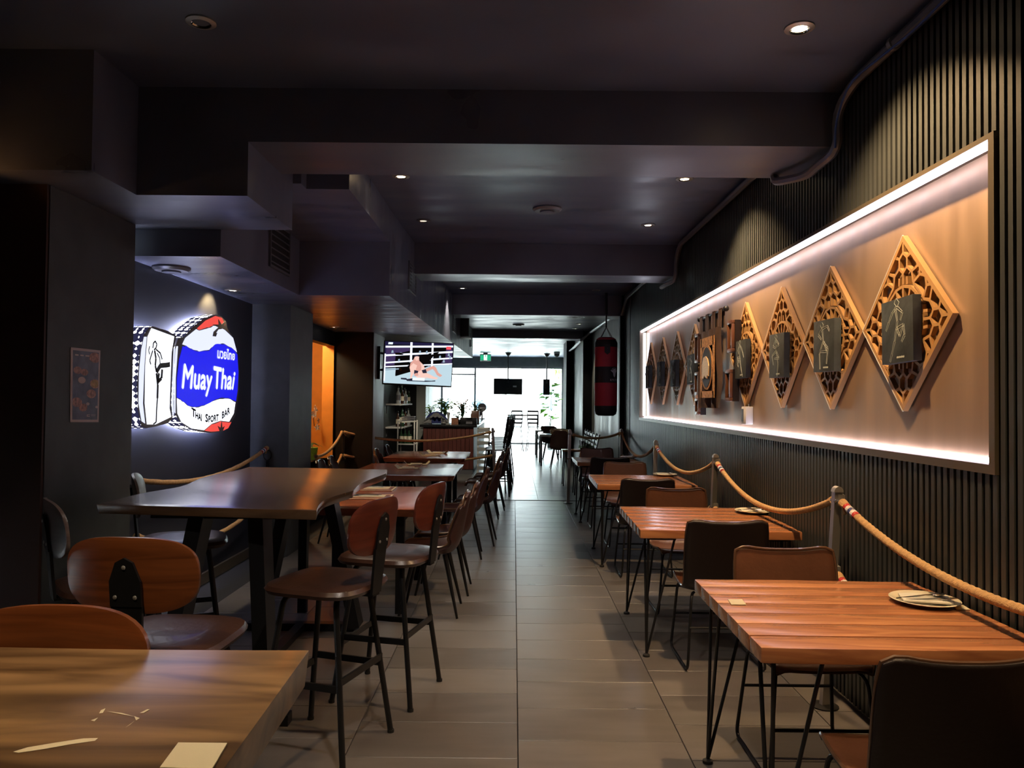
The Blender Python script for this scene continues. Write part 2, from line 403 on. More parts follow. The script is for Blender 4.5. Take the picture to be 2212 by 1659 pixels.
# right wall: backing with an opening, slats, recess board
PY0, PY1, PZ0, PZ1 = 2.83, 10.85, 1.303, 2.576
wr = struct('wall_right', MB().box(XR, 2.2, -2.0, PY0, 0, CZ).box(XR, 2.2, PY1, 12.4, 0, CZ).box(XR, 2.2, PY0, PY1, 0, PZ0).box(XR, 2.2, PY0, PY1, PZ1, CZ), M['slatback'])
PITCH = .047
rest = MB(); n_parts = 0
meshes = {}
def slat(y, z0, z1):
    global n_parts
    if y > 9.2 or n_parts > 298:
        rest.box(XR - .024, XR, y, y + .027, z0, z1); return
    key = (round(z0, 3), round(z1, 3))
    if key not in meshes: meshes[key] = MB().box(XR - .024, XR, 0, .027, z0, z1).mesh('slat', M['slat'], smooth=0)
    child(wr, meshes[key], 'slat', (0, y, 0)); n_parts += 1
y = 1.75
while y < 11.75:
    if y + .027 < PY0 - .01 or y > PY1 + .01: slat(y, .0, CZ)
    else: slat(y, .0, PZ0 - .002); slat(y, PZ1 + .002, CZ)
    y += PITCH
tag(rest.build('far_slat', M['slat'], wr, smooth=0), 'the far thin slats of the right wall', kind='stuff')
MB().box(XR - .03, XR, 11.77, 12.4, 0, CZ).build('plain_panel', M['wall'], wr, smooth=0)
# recess
rec = thing('recessed_panel', 'long backlit copper panel set into the slatted right wall', 'wall panel', (XR, 6.8, PZ0))
def at(o, mb, name, m, **kw):
    """build mb (room coordinates) as a child of the empty o"""
    c = mb.build(name, m, o, **kw); c.matrix_parent_inverse = (Matrix.Translation(o.location) @ Matrix.Rotation(o.rotation_euler[2], 4, 'Z')).inverted()
    return c
at(rec, MB().box(1.865, 1.885, PY0, PY1, PZ0, PZ1), 'board', M['copper'], smooth=0)
fw = .035
for nm, bxs in (('frame_bar', (XR - .034, XR + .065, PY0, PY1, PZ0, PZ0 + fw)), ('frame_bar', (XR - .034, XR + .065, PY0, PY1, PZ1 - fw * .6, PZ1)),
                ('frame_bar', (XR - .034, XR + .065, PY0, PY0 + fw, PZ0 + fw, PZ1 - fw * .6)), ('frame_bar', (XR - .034, XR + .065, PY1 - fw * .6, PY1, PZ0 + fw, PZ1 - fw * .6))):
    at(rec, MB().box(*bxs), nm, M['frame'], smooth=0)
at(rec, MB().box(XR + .035, XR + .06, PY0 + .04, PY1 - .03, PZ0 + fw, PZ0 + fw + .016), 'light_strip', M['led'], smooth=0)
at(rec, MB().box(XR - .020, XR + .008, PY0 + .04, PY1 - .03, PZ1 - .040, PZ1 - .022), 'light_strip', M['led'], smooth=0)
at(rec, MB().box(XR + .02, XR + .05, PY1 - .045, PY1 - .022, PZ0 + .06, PZ1 - .05), 'light_strip', M['ledcool'], smooth=0)
# far right wall steps; shade on camera-facing sides put in as black paint
struct('wall_right', MB().box(1.725, 2.2, 12.4, 17.0, 0, CZ), M['plaster'])
struct('pillar', MB().box(1.70, XR + .05, 12.36, 12.5, 0, 2.94), M['wallblack'])
struct('pillar', MB().box(1.525, 1.73, 17.0, 17.1, 0, CZ), M['wallblack'])
struct('wall_right', MB().box(1.53, 2.2, 17.1, 19.8, 0, CZ), M['plaster'])
struct('pillar', MB().box(1.347, 1.75, 19.8, 21.0, 0, CZ), M['wallblack'])
struct('wall_right', MB().box(1.76, 2.2, 21.0, 27.6, 0, CZ), M['plaster'])
# left side
struct('wall_left', MB().box(-4.4, -4.2, -2.0, 4.0, 0, CZ), M['wallblack'])
struct('pillar', MB().box(-4.2, -2.455, 4.0, 4.02, 0, 2.67), M['redwall'])
p1 = struct('pillar', MB().box(-4.2, -2.45, 4.02, 4.93, 0, 2.67), M['wall'])
struct('wall_left', MB().box(-2.8, -2.6, 4.93, 7.6, 0, 2.49), M['signwall'])
struct('baseboard_left', MB().box(-2.6, -2.575, 4.93, 7.6, 0, .09), M['frame'])
p2 = struct('pillar', MB().box(-3.0, -2.22, 7.6, 8.44, 0, 2.49), M['wall'])
ny0, ny1, nz0, nz1 = 8.9, 10.66, .74, 2.29
struct('wall_left', MB().box(-2.62, -2.5, 8.44, ny0, 0, 2.49).box(-2.62, -2.5, ny0, ny1, 0, nz0).box(-2.62, -2.5, ny0, ny1, nz1, 2.49).box(-2.62, -2.5, ny1, 10.7, 0, 2.49), M['wallblack'])
struct('wall_left', MB().box(-2.62, -1.965, 10.7, 10.72, 0, 2.49), M['wallblack'])
struct('pillar', MB().box(-2.62, -1.96, 10.72, 11.6, 0, 2.49), M['plaster'])
# orange side room
struct('wall_niche', MB().box(-3.55, -3.45, 8.5, 12.3, 0, 2.6).box(-3.45, -2.62, 11.9, 12.0, 0, 2.6).box(-3.45, -2.62, 8.5, 8.6, 0, 2.6).box(-3.55, -2.62, 8.5, 12, 2.6, 2.65), M['orange'])
struct('trim_2', MB().box(-2.66, -2.502, ny1 - .012, ny1 - .002, nz0, nz1), M['orange'])
struct('trim_1', MB().box(-3.0, -2.5, ny0, ny1, nz0 - .04, nz0), M['wallblack'])
# bar recess
struct('wall_left', MB().box(-2.8, -2.6, 11.6, 27.6, 0, CZ), M['wall'])
struct('wall_left', MB().box(-2.6, -2.23, 17.6, 17.8, 0, 2.94), M['wallblack'])
struct('pillar', MB().box(-2.23, -2.02, 17.6, 18.3, 0, 2.94), M['plaster'])
# ------------------------------------------------------------------ shopfront and street
GY = 27.5
struct('wall_front', MB().box(-2.6, 1.76, GY - .12, GY + .1, 2.77, CZ), M['wall'])
win = struct('window_1', MB().box(-2.6, 1.76, GY - .04, GY + .04, 2.70, 2.77).box(-2.6, 1.76, GY - .04, GY + .04, 0, .05).box(-1.42, -1.36, GY - .04, GY + .04, 0, 2.7)
       .box(1.70, 1.76, GY - .04, GY + .04, 0, 2.7).box(-2.6, -2.54, GY - .04, GY + .04, 0, 2.7).box(-2.6, -1.4, GY - .05, GY + .05, 2.45, 2.5), M['pipe'])
for a, b in ((-2.54, -1.42), (-1.36, .2), (.2, 1.70)):
    MB().box(a + .002, b - .002, GY - .005, GY + .005, .05, 2.7).build('pane', M['glass'], win, smooth=0)
struct('street', MB().box(-30, 30, GY + .1, 70, -.3, -.12), M['asphalt'])
struct('pavement', MB().box(-30, 30, GY + .1, 30.5, -.12, -.03), M['asphalt'])
def building(x0, x1, y, h, label, wm):
    b = thing('building', label, 'building', ((x0 + x1) / 2, y, -.12))
    at(b, MB().box(x0, x1, y, y + 6, -.12, h), 'facade', wm, smooth=0)
    at(b, MB().box(x0 - .2, x1 + .2, y - .3, y + .1, h - .4, h), 'cornice', M['white'], smooth=0)
    x = x0 + 1
    while x < x1 - 1.5:
        for z in (.9, 4.2):
            w = at(b, MB().box(x, x + 1.4, y - .06, y + .02, z, z + 1.7), 'window', M['white'], smooth=0)
            g = at(b, MB().box(x + .08, x + 1.32, y - .08, y - .05, z + .08, z + 1.62), 'pane', M['cardark'], smooth=0)
        x += 2.6
building(-14, -.5, 46, 9, 'pale rendered building across the street, on the left through the shop window', M['facade'])
building(.5, 14, 48, 7, 'pale building with blue shutters across the street, behind the parked car', M['facade'])
# parked car seen through the glass
def car(loc, rz):
    t = thing('car', 'white parked hatchback at the kerb outside the shop window', 'car', loc, rz)
    prof = [(-2.05, .35), (-2.1, .7), (-1.95, .85), (-1.0, .98), (-.45, 1.42), (.9, 1.46), (1.55, 1.05), (2.0, .95), (2.08, .6), (2.02, .32)]
    MB().prism(prof, lambda a, b: (a, -.85, b), lambda a, b: (a, .85, b)).build('body', M['carwhite'], t, bevel=.07)
    MB().prism([(-.9, 1.0), (-.42, 1.36), (.85, 1.40), (1.4, 1.02)], lambda a, b: (a, -.87, b), lambda a, b: (a, -.84, b)).build('window', M['cardark'], t, smooth=0)
    MB().prism([(-.9, 1.0), (-.42, 1.36), (.85, 1.40), (1.4, 1.02)], lambda a, b: (a, .87, b), lambda a, b: (a, .84, b)).build('window', M['cardark'], t, smooth=0)
    for x in (-1.3, 1.3):
        for sy in (-1, 1):
            w = MB(); w.tube([(x, sy * .72, .32), (x, sy * .9, .32)], .32, 20)
            wh = w.build('wheel', M['blackmat'], t)
            w = MB(); w.tube([(x, sy * .89, .32), (x, sy * .92, .32)], .19, 12); w.build('hub_cap', M['silver'], wh)
    for sy in (-1, 1): MB().sphere((-2.02, sy * .6, .72), .12, sz=.7, sx=.6).build('headlamp', M['silver'], t)
car((2.6, 34.2, -.30), R(62))
# street foliage
def bush(name, label, c, r, n, m, seed, group=None, cat='tree', trunk=None, size=.16):
    rnd = random.Random(seed); t = thing(name, label, cat, (c[0], c[1], trunk if trunk is not None else c[2] - r), 0, group)
    mb = MB()
    for i in range(n):
        d = V((rnd.gauss(0, 1), rnd.gauss(0, 1), rnd.gauss(0, 1))).normalized() * r * rnd.uniform(.5, 1)
        p = V((0, 0, c[2] - t.location.z)) + d; a = V((rnd.gauss(0, 1), rnd.gauss(0, 1), rnd.gauss(0, 1))).normalized(); b = a.orthogonal().normalized()
        s = size * rnd.uniform(.6, 1.3)
        mb._add([p - a * s, p + b * s * .45, p + a * s, p - b * s * .45], [(0, 1, 2, 3)])
    o = mb.build('foliage', m, t, smooth=0, fix=False); o['kind'] = 'stuff'
    if trunk is not None: MB().tube([(0, 0, 0), (.03, 0, (c[2] - trunk) * .5), (0, 0, c[2] - trunk)], [.09, .07, .04], 8).build('trunk', M['dried'], t)
    return t
bush('street_tree', 'leafy street tree outside the right end of the shop window', (2.3, 29.3, 3.1), .95, 500, M['green'], 3, trunk=-.03, size=.14)

# ================================================================== LAMPS
def downlight(p, on, label, e=0, to=None, size=70, color=(1, .84, .64), r=.045):
    t = thing('downlight', label, 'ceiling light', p)
    MB().lathe([(r, 0), (r + .022, 0), (r + .022, -.006), (r, -.012)], 20, caps=False).build('trim_ring', M['chrome'] if on else M['pipe'], t)
    MB().lathe([(r, -.004), (r * .6, .03)], 20, c=(0, 0, -.004), caps=False).build('reflector', M['steel'], t)
    MB().lathe([(.001, -.006), (r * .72, -.006)], 16, caps=False).build('bulb', {0: M['lampdim'], 1: M['lampon'], 2: M['lampcool'], 3: M['pipe']}[on], t)
    if e: spot((p[0], p[1], p[2] - .03), e, color, size, .75, to or (p[0], p[1], 0))
    return t
downlight((1.285, 3.47, CZ), 1, 'glowing warm ceiling downlight nearest the slatted wall, in front of the first beam', 280, (1.85, 3.35, 0), 115, (1, .64, .32))
downlight((-1.44, 3.46, CZ), 3, 'unlit ceiling downlight above the big high table, left of the first beam')
downlight((-.88, 5.85, CZ), 1, 'glowing ceiling downlight behind the first beam on its left side', 130, (-1.0, 5.9, 0), 85)
downlight((1.29, 5.85, CZ), 1, 'glowing ceiling downlight behind the first beam on its right side', 260, (1.8, 5.8, 0), 115, (1, .66, .34))
downlight((1.28, 7.4, CZ), 2, 'pale glowing ceiling downlight just before the second beam, on the right', 90, None, 85)
downlight((-.88, 7.3, CZ), 0, 'dim ceiling downlight just before the second beam, on the left')
downlight((-.80, 11.7, CZ), 2, 'small glowing ceiling downlight between the second and third beams, left side', 70, (-1.15, 11.7, 1.6), 85)
downlight((1.25, 11.8, CZ), 3, 'unlit ceiling downlight between the second and third beams, right side')
downlight((1.3, 15.4, 3.11), 2, 'small glowing ceiling downlight behind the third beam, nearer of two', 50, None, 80)
downlight((1.3, 16.4, 3.11), 2, 'small glowing ceiling downlight behind the third beam, farther of two', 50, None, 80)
downlight((-2.43, 6.6, 2.49), 2, 'low soffit downlight washing warm light over the wall above the glove sign', 30, (-2.8, 6.45, 2.05), 85, (1, .74, .38))
downlight((-2.33, 9.9, 2.49), 2, 'small soffit downlight in front of the orange niche', 7, (-2.45, 9.9, 1), 60, (1, .8, .5))
downlight((-1.36, 13.9, 2.49), 2, 'flat round soffit light above the television', 110, (-1.3, 16.4, .4), 75, (1, .85, .65), .09)
# unseen spots with no fittings, set over the foreground and the left side
spot((-1.4, .9, 3.22), 110, (1, .74, .44), 80, .7, (-1.0, 1.4, 0), .04)
spot((1.3, 1.1, 3.22), 140, (1, .68, .36), 90, .7, (1.5, 1.8, 0), .04)
spot((-2.66, 3.60, 2.50), 1.3, (1, .45, .14), 85, .9, (-2.45, 3.74, 2.72), .03)  # unseen low lamp giving the orange glow on the bulkhead
spot((-.2, 2.0, 3.22), 110, (1, .86, .72), 95, .7, (-.3, 2.9, 0), .04)
spot((-1.3, 5.4, 2.95), 60, (1, .80, .58), 85, .7, (-1.3, 5.4, 0), .04)  # unseen spot under the boxed duct, no fitting there
nl = bpy.data.lights.new('niche_lamp', 'POINT'); nl.energy = 70; nl.color = (1, .78, .45); nl.shadow_soft_size = .08
no = bpy.data.objects.new('niche_lamp', nl); COL.objects.link(no); no.location = (-2.9, 9.9, 2.5)

# ceiling fittings
def disc(p, r, name, label, cat='smoke detector'):
    t = thing(name, label, cat, p)
    MB().lathe([(r, 0), (r, -.012), (r * .85, -.028), (.002, -.032)], 24, caps=False).build('cover', M['pipe'], t)
    MB().lathe([(r * .5, -.030), (r * .5, -.04), (.002, -.042)], 16, caps=False).build('sensor', M['beam'], t)
disc((.28, 6.8, CZ), .13, 'ceiling_speaker', 'round ceiling speaker between the first and second beams', 'speaker')
disc((.25, 10.6, CZ), .12, 'ceiling_speaker', 'round ceiling speaker between the second and third beams', 'speaker')
disc((.08, 15.6, 3.11), .12, 'ceiling_speaker', 'round ceiling speaker between the third and fourth beams', 'speaker')
disc((-2.46, 5.48, 2.49), .13, 'ceiling_speaker', 'round speaker in the low soffit above the glove sign', 'speaker')
def grille(y, z0, z1, w, label, xf=lambda y: -1.13 + (y - 6.9) * .0209, n=7):
    t = thing('air_grille', label, 'air vent', (xf(y), y, z0))
    X = xf(y)
    at(t, MB().box(X, X + .004, y, y + w, z0, z1), 'backing', M['blackmat'], smooth=0)
    for a, b, c, d in ((y - .02, y, z0, z1), (y + w, y + w + .02, z0, z1), (y - .02, y + w + .02, z0 - .02, z0), (y - .02, y + w + .02, z1, z1 + .02)):
        at(t, MB().box(X, X + .018, a, b, c, d), 'frame', M['pipe'], smooth=0)
    for i in range(n):
        z = z0 + (z1 - z0) * (i + .5) / n
        at(t, MB().box(X + .003, X + .014, y, y + w, z - .005, z + .005), 'vane', M['pipe'], smooth=0)
grille(7.95, 2.72, 2.98, .5, 'louvred air grille on the left duct, nearest of three')
grille(12.55, 2.70, 2.95, .5, 'louvred air grille on the left duct, beside the wall speaker')
grille(16.2, 2.70, 2.95, .4, 'louvred air grille at the far end of the left duct')
grille(6.05, 2.62, 3.0, .5, 'dark grille in the side of the low soffit above the high table', xf=lambda y: -1.944)
# speaker on duct
t = thing('wall_speaker', 'small dark loudspeaker box hung on the left duct', 'speaker', (-.99, 14.0, 2.7))
MB().box(.0, .16, -.12, .12, .02, .36).build('body', M['blackmat'], t, bevel=.01)
MB().box(.0, .2, -.14, .2, -.02, .0).build('bracket', M['white'], t, smooth=0)
# conduits on the right wall
def conduit(pts, r, label, group='conduits'):
    t = tag(MB().tube(pts, r, 8).build('conduit', M['pipe']), label, 'pipe')
    return t
def rnd_path(pts, k=.06, n=4):
    out = [V(pts[0])]
    for i in range(1, len(pts) - 1):
        a, b, c = V(pts[i - 1]), V(pts[i]), V(pts[i + 1]); p = b + (a - b).normalized() * min(k, (a - b).length / 2); q = b + (c - b).normalized() * min(k, (c - b).length / 2)
        for j in range(n + 1):
            s = j / n; out.append(p * (1 - s) ** 2 + b * 2 * s * (1 - s) + q * s * s)
    return out + [V(pts[-1])]
xc = XR - .06
conduit(rnd_path([(xc, 1.0, CZ - .04), (xc, 3.95, CZ - .05), (xc - .02, 4.12, 3.12), (xc, 4.12, 2.93), (xc - .04, 4.3, 2.90), (xc - .04, 4.45, 2.885), (xc - .14, 4.72, 2.92), (xc - .14, 4.74, 2.96)], .10), .026, 'grey conduit along the slatted wall, bending down under the first beam')
tag(MB().tube(rnd_path([(xc - .035, 2.2, CZ - .05), (xc - .02, 3.3, CZ - .09), (xc - .045, 3.9, 3.2), (xc - .05, 4.05, 3.05), (xc - .03, 4.1, 2.93)], .1), .006, 6).build('cable', M['blue']), 'thin blue cable strapped along the nearest conduit', 'cable')
conduit(rnd_path([(xc, 4.82, CZ - .05), (xc, 8.1, CZ - .05), (xc, 8.28, 3.1), (xc, 8.28, 2.88), (xc - .05, 8.55, 2.87), (xc - .05, 8.84, 2.88)], .10), .026, 'grey conduit along the slatted wall between the first two beams')
conduit(rnd_path([(xc, 8.87, CZ - .10), (xc, 11.9, CZ - .1), (xc - .02, 12.3, 2.95)], .1), .026, 'grey conduit between the second and third beams')
conduit(rnd_path([(1.68, 12.98, 3.0), (1.64, 16.9, 3.05), (1.48, 17.0, 2.9), (1.44, 19.6, 2.85), (1.42, 19.75, 2.85)], .1), .028, 'pale conduit running beyond the punching bag to the shop front')
for y in (2.6, 3.5): tag(MB().tube([(xc - .001, y, CZ - .045), (xc - .001, y + .03, CZ - .045)], .034, 10).build('pipe_clip', M['chrome']), 'steel clip on the nearest conduit, the %s of two' % ('nearer' if y < 3 else 'farther'), 'clip')

# ================================================================== SEATING
def shell_mesh(name, prof, nu, mats, rim_r=.006, top_dip=.03, thick=.012):
    """leather bucket: prof rows (y, z, halfwidth, side_dy, side_dz, corner)"""
    rows = []
    for (y, z, w, dy, dz, c) in prof:
        row = []
        for i in range(nu + 1):
            u = -1 + 2 * i / nu; a = abs(u) ** 2.6
            row.append((u * w, y + dy * a, z + dz * a - c * max(0, abs(u) - .72) ** 2 * 12))
        rows.append(row)
    # catmull along profile
    fine = []
    for i in range(len(rows) - 1):
        p0, p1, p2, p3 = rows[max(i - 1, 0)], rows[i], rows[i + 1], rows[min(i + 2, len(rows) - 1)]
        for j in range(4):
            s = j / 4
            fine.append([tuple(.5 * (2 * b[k] + (c[k] - a[k]) * s + (2 * a[k] - 5 * b[k] + 4 * c[k] - d[k]) * s * s + (3 * b[k] - a[k] - 3 * c[k] + d[k]) * s ** 3) for k in range(3)) for a, b, c, d in zip(p0, p1, p2, p3)])
    fine.append(rows[-1])
    mb = MB(); mb.grid(fine)
    me = mb.mesh(name, mats[0], smooth=60, fix=False)
    bm = bmesh.new(); bm.from_mesh(me)
    bmesh.ops.recalc_face_normals(bm, faces=bm.faces); bm.normal_update()
    up = sum((f.normal.z for f in bm.faces if f.calc_center_median().y > .05), 0)
    if up < 0: bmesh.ops.reverse_faces(bm, faces=bm.faces)
    bm.normal_update()
    off = {v: v.co - v.normal * thick for v in bm.verts}
    nf = []
    vm = {v: bm.verts.new(off[v]) for v in list(bm.verts)}
    for f in list(bm.faces): g = bm.faces.new([vm[v] for v in reversed(f.verts)]); g.smooth = True; g.material_index = 1
    for e in [e for e in bm.edges if len(e.link_faces) == 1 and e.verts[0] in vm and e.verts[1] in vm]:
        a, b = e.verts; g = bm.faces.new([a, b, vm[b], vm[a]]); g.material_index = 1
    bmesh.ops.recalc_face_normals(bm, faces=bm.faces)
    bm.to_mesh(me); bm.free(); me.materials.append(mats[1])
    edge = [V(p) for p in fine[-1]][::1]
    left = [V(r[0]) for r in fine]; right = [V(r[-1]) for r in fine]
    loop = left + edge[1:] + right[::-1][1:] + [V(p) for p in fine[0]][::-1][1:]
    return me, loop
prof_sled = [(.235, .462, .195, .0, .01, .02), (.20, .478, .215, 0, .008, .0), (.08, .462, .225, 0, .014, 0), (-.08, .450, .232, .0, .022, 0), (-.165, .462, .236, .008, .025, 0),
             (-.205, .53, .238, .020, .01, 0), (-.225, .65, .240, .018, 0, 0), (-.243, .78, .238, .015, .01, 0), (-.255, .868, .230, .012, .03, .035)]
SM, LOOP = shell_mesh('shell', prof_sled, 14, [M['leather'], M['leatherdark']])
RIM = MB().tube(LOOP + [LOOP[0]], .0065, 6, caps=False).mesh('piping', M['rim'])
def sled_chair(label, loc, rz):
    t = thing('leather_chair', label, 'chair', loc, rz, None)
    s = child(t, SM, 'shell'); child(s, RIM, 'piping')
    for sx in (-1, 1):
        p = rnd_path([(sx * .16, .12, .44), (sx * .19, .20, .425), (sx * .225, .235, .012), (sx * .225, -.235, .012), (sx * .19, -.17, .43), (sx * .16, -.1, .43)], .05)
        MB().tube(p, .0085, 7).build('side_frame', M['black'], t)
    MB().tube([(-.208, .221, .22), (.208, .221, .22)], .0075, 7).build('cross_bar', M['black'], t)
    MB().tube([(-.206, -.20, .25), (.206, -.20, .25)], .0075, 7).build('cross_bar', M['black'], t)
    return t
ch0 = sled_chair('brown leather chair at the front right, its dark back towards the viewer, nearest of all', (1.225, 2.33, 0), 0)
G = 'leather chairs at the right-hand tables'; ch0['group'] = G
for x, y, rz, lb in ((1.28, 3.40, PI, 'brown leather chair facing the viewer across the nearest plank table'),
                     (1.24, 4.70, 0, 'leather chair, dark back to the viewer, at the near side of the second plank table'),
                     (1.29, 5.86, PI, 'tan leather chair facing the viewer across the second plank table'),
                     (1.19, 7.05, 0, 'leather chair, back to the viewer, at the near side of the third plank table'),
                     (1.25, 8.40, PI, 'brown leather chair facing the viewer across the third plank table'),
                     (1.18, 9.62, 0, 'leather chair, back to the viewer, at the near side of the farthest plank table'),
                     (1.21, 10.95, PI, 'dark leather chair facing the viewer behind the farthest plank table')):
    dup(ch0, (x, y, 0), rz, lb, G)

# moulded dining chairs on the left
prof_m = [(.23, .455, .18, .0, .01, .03), (.19, .475, .205, 0, .012, .0), (.05, .462, .215, 0, .03, 0), (-.10, .452, .22, .0, .06, 0), (-.175, .49, .222, .03, .05, 0),
          (-.21, .58, .215, .07, .0, 0), (-.23, .68, .205, .06, 0, 0), (-.25, .79, .198, .04, -.005, .0), (-.265, .885, .165, .03, -.03, .05)]
SM2, LOOP2 = shell_mesh('shell', prof_m, 12, [M['shellbrown'], M['shellbrown']], thick=.022)
RIM2 = MB().tube(LOOP2 + [LOOP2[0]], .009, 6, caps=False).mesh('piping', M['rim'])
def moulded_chair(label, loc, rz):
    t = thing('dining_chair', label, 'chair', loc, rz)
    s = child(t, SM2, 'shell'); child(s, RIM2, 'piping')
    for sx in (-1, 1):
        for sy in (-1, 1):
            MB().tube([(sx * .12, sy * .11 , .44), (sx * .205, sy * .21, 0)], [.018, .009], 8).build('leg', M['black'], t)
    return t
mc0 = moulded_chair('dark leather shell chair on the aisle side of the nearest red table, nearer of two', (-.60, 5.72, 0), PI / 2)
G = 'shell chairs at the red tables'; mc0['group'] = G
for x, y, rz, lb in ((-.56, 6.35, 90, 'dark leather shell chair on the aisle side of the nearest red table, farther of two'),
                     (-.52, 7.75, 92, 'dark leather shell chair on the aisle side of the middle red table, nearer of two'),
                     (-.40, 8.45, 88, 'dark leather shell chair on the aisle side of the middle red table, farther of two'),
                     (-.40, 10.3, 90, 'dark leather shell chair on the aisle side of the farthest red table, nearer of two'),
                     (-.33, 11.1, 90, 'dark leather shell chair on the aisle side of the farthest red table, farther of two'),
                     (-1.88, 8.5, -90, 'shell chair on the wall side of the middle red table, nearer of two'),
                     (-1.90, 9.1, -86, 'shell chair on the wall side of the middle red table, farther of two'),
                     (-1.62, 10.5, -90, 'shell chair on the wall side of the farthest red table, nearer of two'),
                     (-1.62, 11.38, -90, 'shell chair on the wall side of the farthest red table, farther of two')):
    dup(mc0, (x, y, 0), R(rz), lb, G)

# bar stools
def curved_plate(w, h, n, th, curve, mb=None, cols=24, rows=8, zc=0, rake=0):
    mb = mb or MB(); fr = []; bk = []
    for i in range(cols + 1):
        x = -w * math.cos(PI * i / cols); hh = h * max(0, 1 - abs(x / w) ** n) ** (1 / n)
        f = []; b = []
        for j in range(rows + 1):
            s = -math.cos(PI * j / rows); z = hh * s; r = max(abs(x / w) ** n, 0) + 0
            edge = 1 - .35 * max(abs(s) ** 8, abs(x / w) ** 12)
            y = curve * x * x - rake * z
            f.append((x, y + th / 2 * edge, zc + z)); b.append((x, y - th / 2 * edge, zc + z))
        fr.append(f); bk.append(b)
    ring = [f + list(reversed(b)) for f, b in zip(fr, bk)]
    m = len(ring[0]); vs = [p for r in ring for p in r]
    fs = [(i * m + j, i * m + (j + 1) % m, (i + 1) * m + (j + 1) % m, (i + 1) * m + j) for i in range(cols) for j in range(m)]
    return mb._add(vs, fs)
def bar_stool(label, loc, rz, back):
    t = thing('bar_stool', label, 'bar stool', loc, rz)
    s = MB().lathe([(.001, .752), (.12, .755), (.195, .752), (.222, .742), (.232, .725), (.222, .708), (.19, .700), (.001, .698)], 36, sup=4.0, sx=1.0, sy=1.02, caps=False)
    s.build('seat', M['seat'], t)
    b = MB(); curved_plate(.215, .122, 3.0, .020, .75, b, zc=1.00, rake=.12)
    bk = b.build('backrest', back, t, smooth=50); bk.location = (0, -.262, 0)
    q = MB()   # bracket: pointed steel plate behind the backrest, narrowing down to the seat
    pts = [(-.05, .905), (-.05, .985), (-.028, 1.045), (0, 1.06), (.028, 1.045), (.05, .985), (.05, .905)]
    yy = lambda z: -.278 - .12 * (z - 1.0)
    q.prism(pts, lambda a, z: (a, yy(z) - .006, z), lambda a, z: (a, yy(z) + .004, z))
    q.prism([(-.04, .70), (-.05, .905), (.05, .905), (.04, .70)], lambda a, z: (a, -.242 - (z - .7) * .10 - .006, z), lambda a, z: (a, -.242 - (z - .7) * .10 + .006, z))
    q.box(-.03, .03, -.245, -.10, .690, .702)
    br = q.build('bracket', M['black'], t, smooth=0)
    sb = MB()
    for a, z in ((-.032, .935), (.032, .935), (0, 1.03)): sb.sphere((a, yy(z) - .008, z), .007, 8, 5, sy=.5)
    sb.build('screw', M['chrome'], br)
    for sx in (-1, 1):
        for sy in (-1, 1):
            MB().tube(rnd_path([(sx * .06, sy * .10, .69), (sx * .145, sy * .13, .69), (sx * .215, sy * .215, .01)], .05), .0135, 10).build('leg', M['black'], t)
            MB().lathe([(.016, 0), (.016, .014)], 10, c=(sx * .216, sy * .216, 0)).build('foot_pad', M['blackmat'], t)
    k = .145 + (.215 - .145) * (.69 - .30) / .68; kk = .13 + (.215 - .13) * (.69 - .30) / .68
    for a, b2 in (((-k, kk, .30), (k, kk, .30)), ((-k, -kk, .36), (k, -kk, .36)), ((-k, -kk, .33), (-k, kk, .33)), ((k, -kk, .33), (k, kk, .33))):
        MB().bar(a, b2, .010, .030).build('footrest', M['black'], t, smooth=0)
    return t
G = 'bar stools at the high tables'
st0 = bar_stool('orange brown bar stool, its black bracket towards the viewer, at the big high table', (-1.19, 2.68, 0), R(-3), M['plywood'])
st0['group'] = G
dup(st0, (-.95, 1.345, 0), PI, 'orange brown bar stool tucked behind the foreground honey-coloured table', G)
st2 = bar_stool('bar stool with grey-sheened rounded backrest beside the dark pillar under the poster', (-1.77, 3.45, 0), R(-51), M['plysheen']); st2['group'] = G
dup(st2, (-1.91, 4.49, 0), R(-68), 'grey-sheened bar stool at the left side of the big high table, below the glove sign', G)
st3 = bar_stool('dark red bar stool on the aisle side of the big high table, nearer of two', (-.835, 3.50, 0), R(72), M['plyred']); st3['group'] = G
dup(st3, (-.66, 4.14, 0), R(76), 'dark red bar stool on the aisle side of the big high table, farther of two', G)

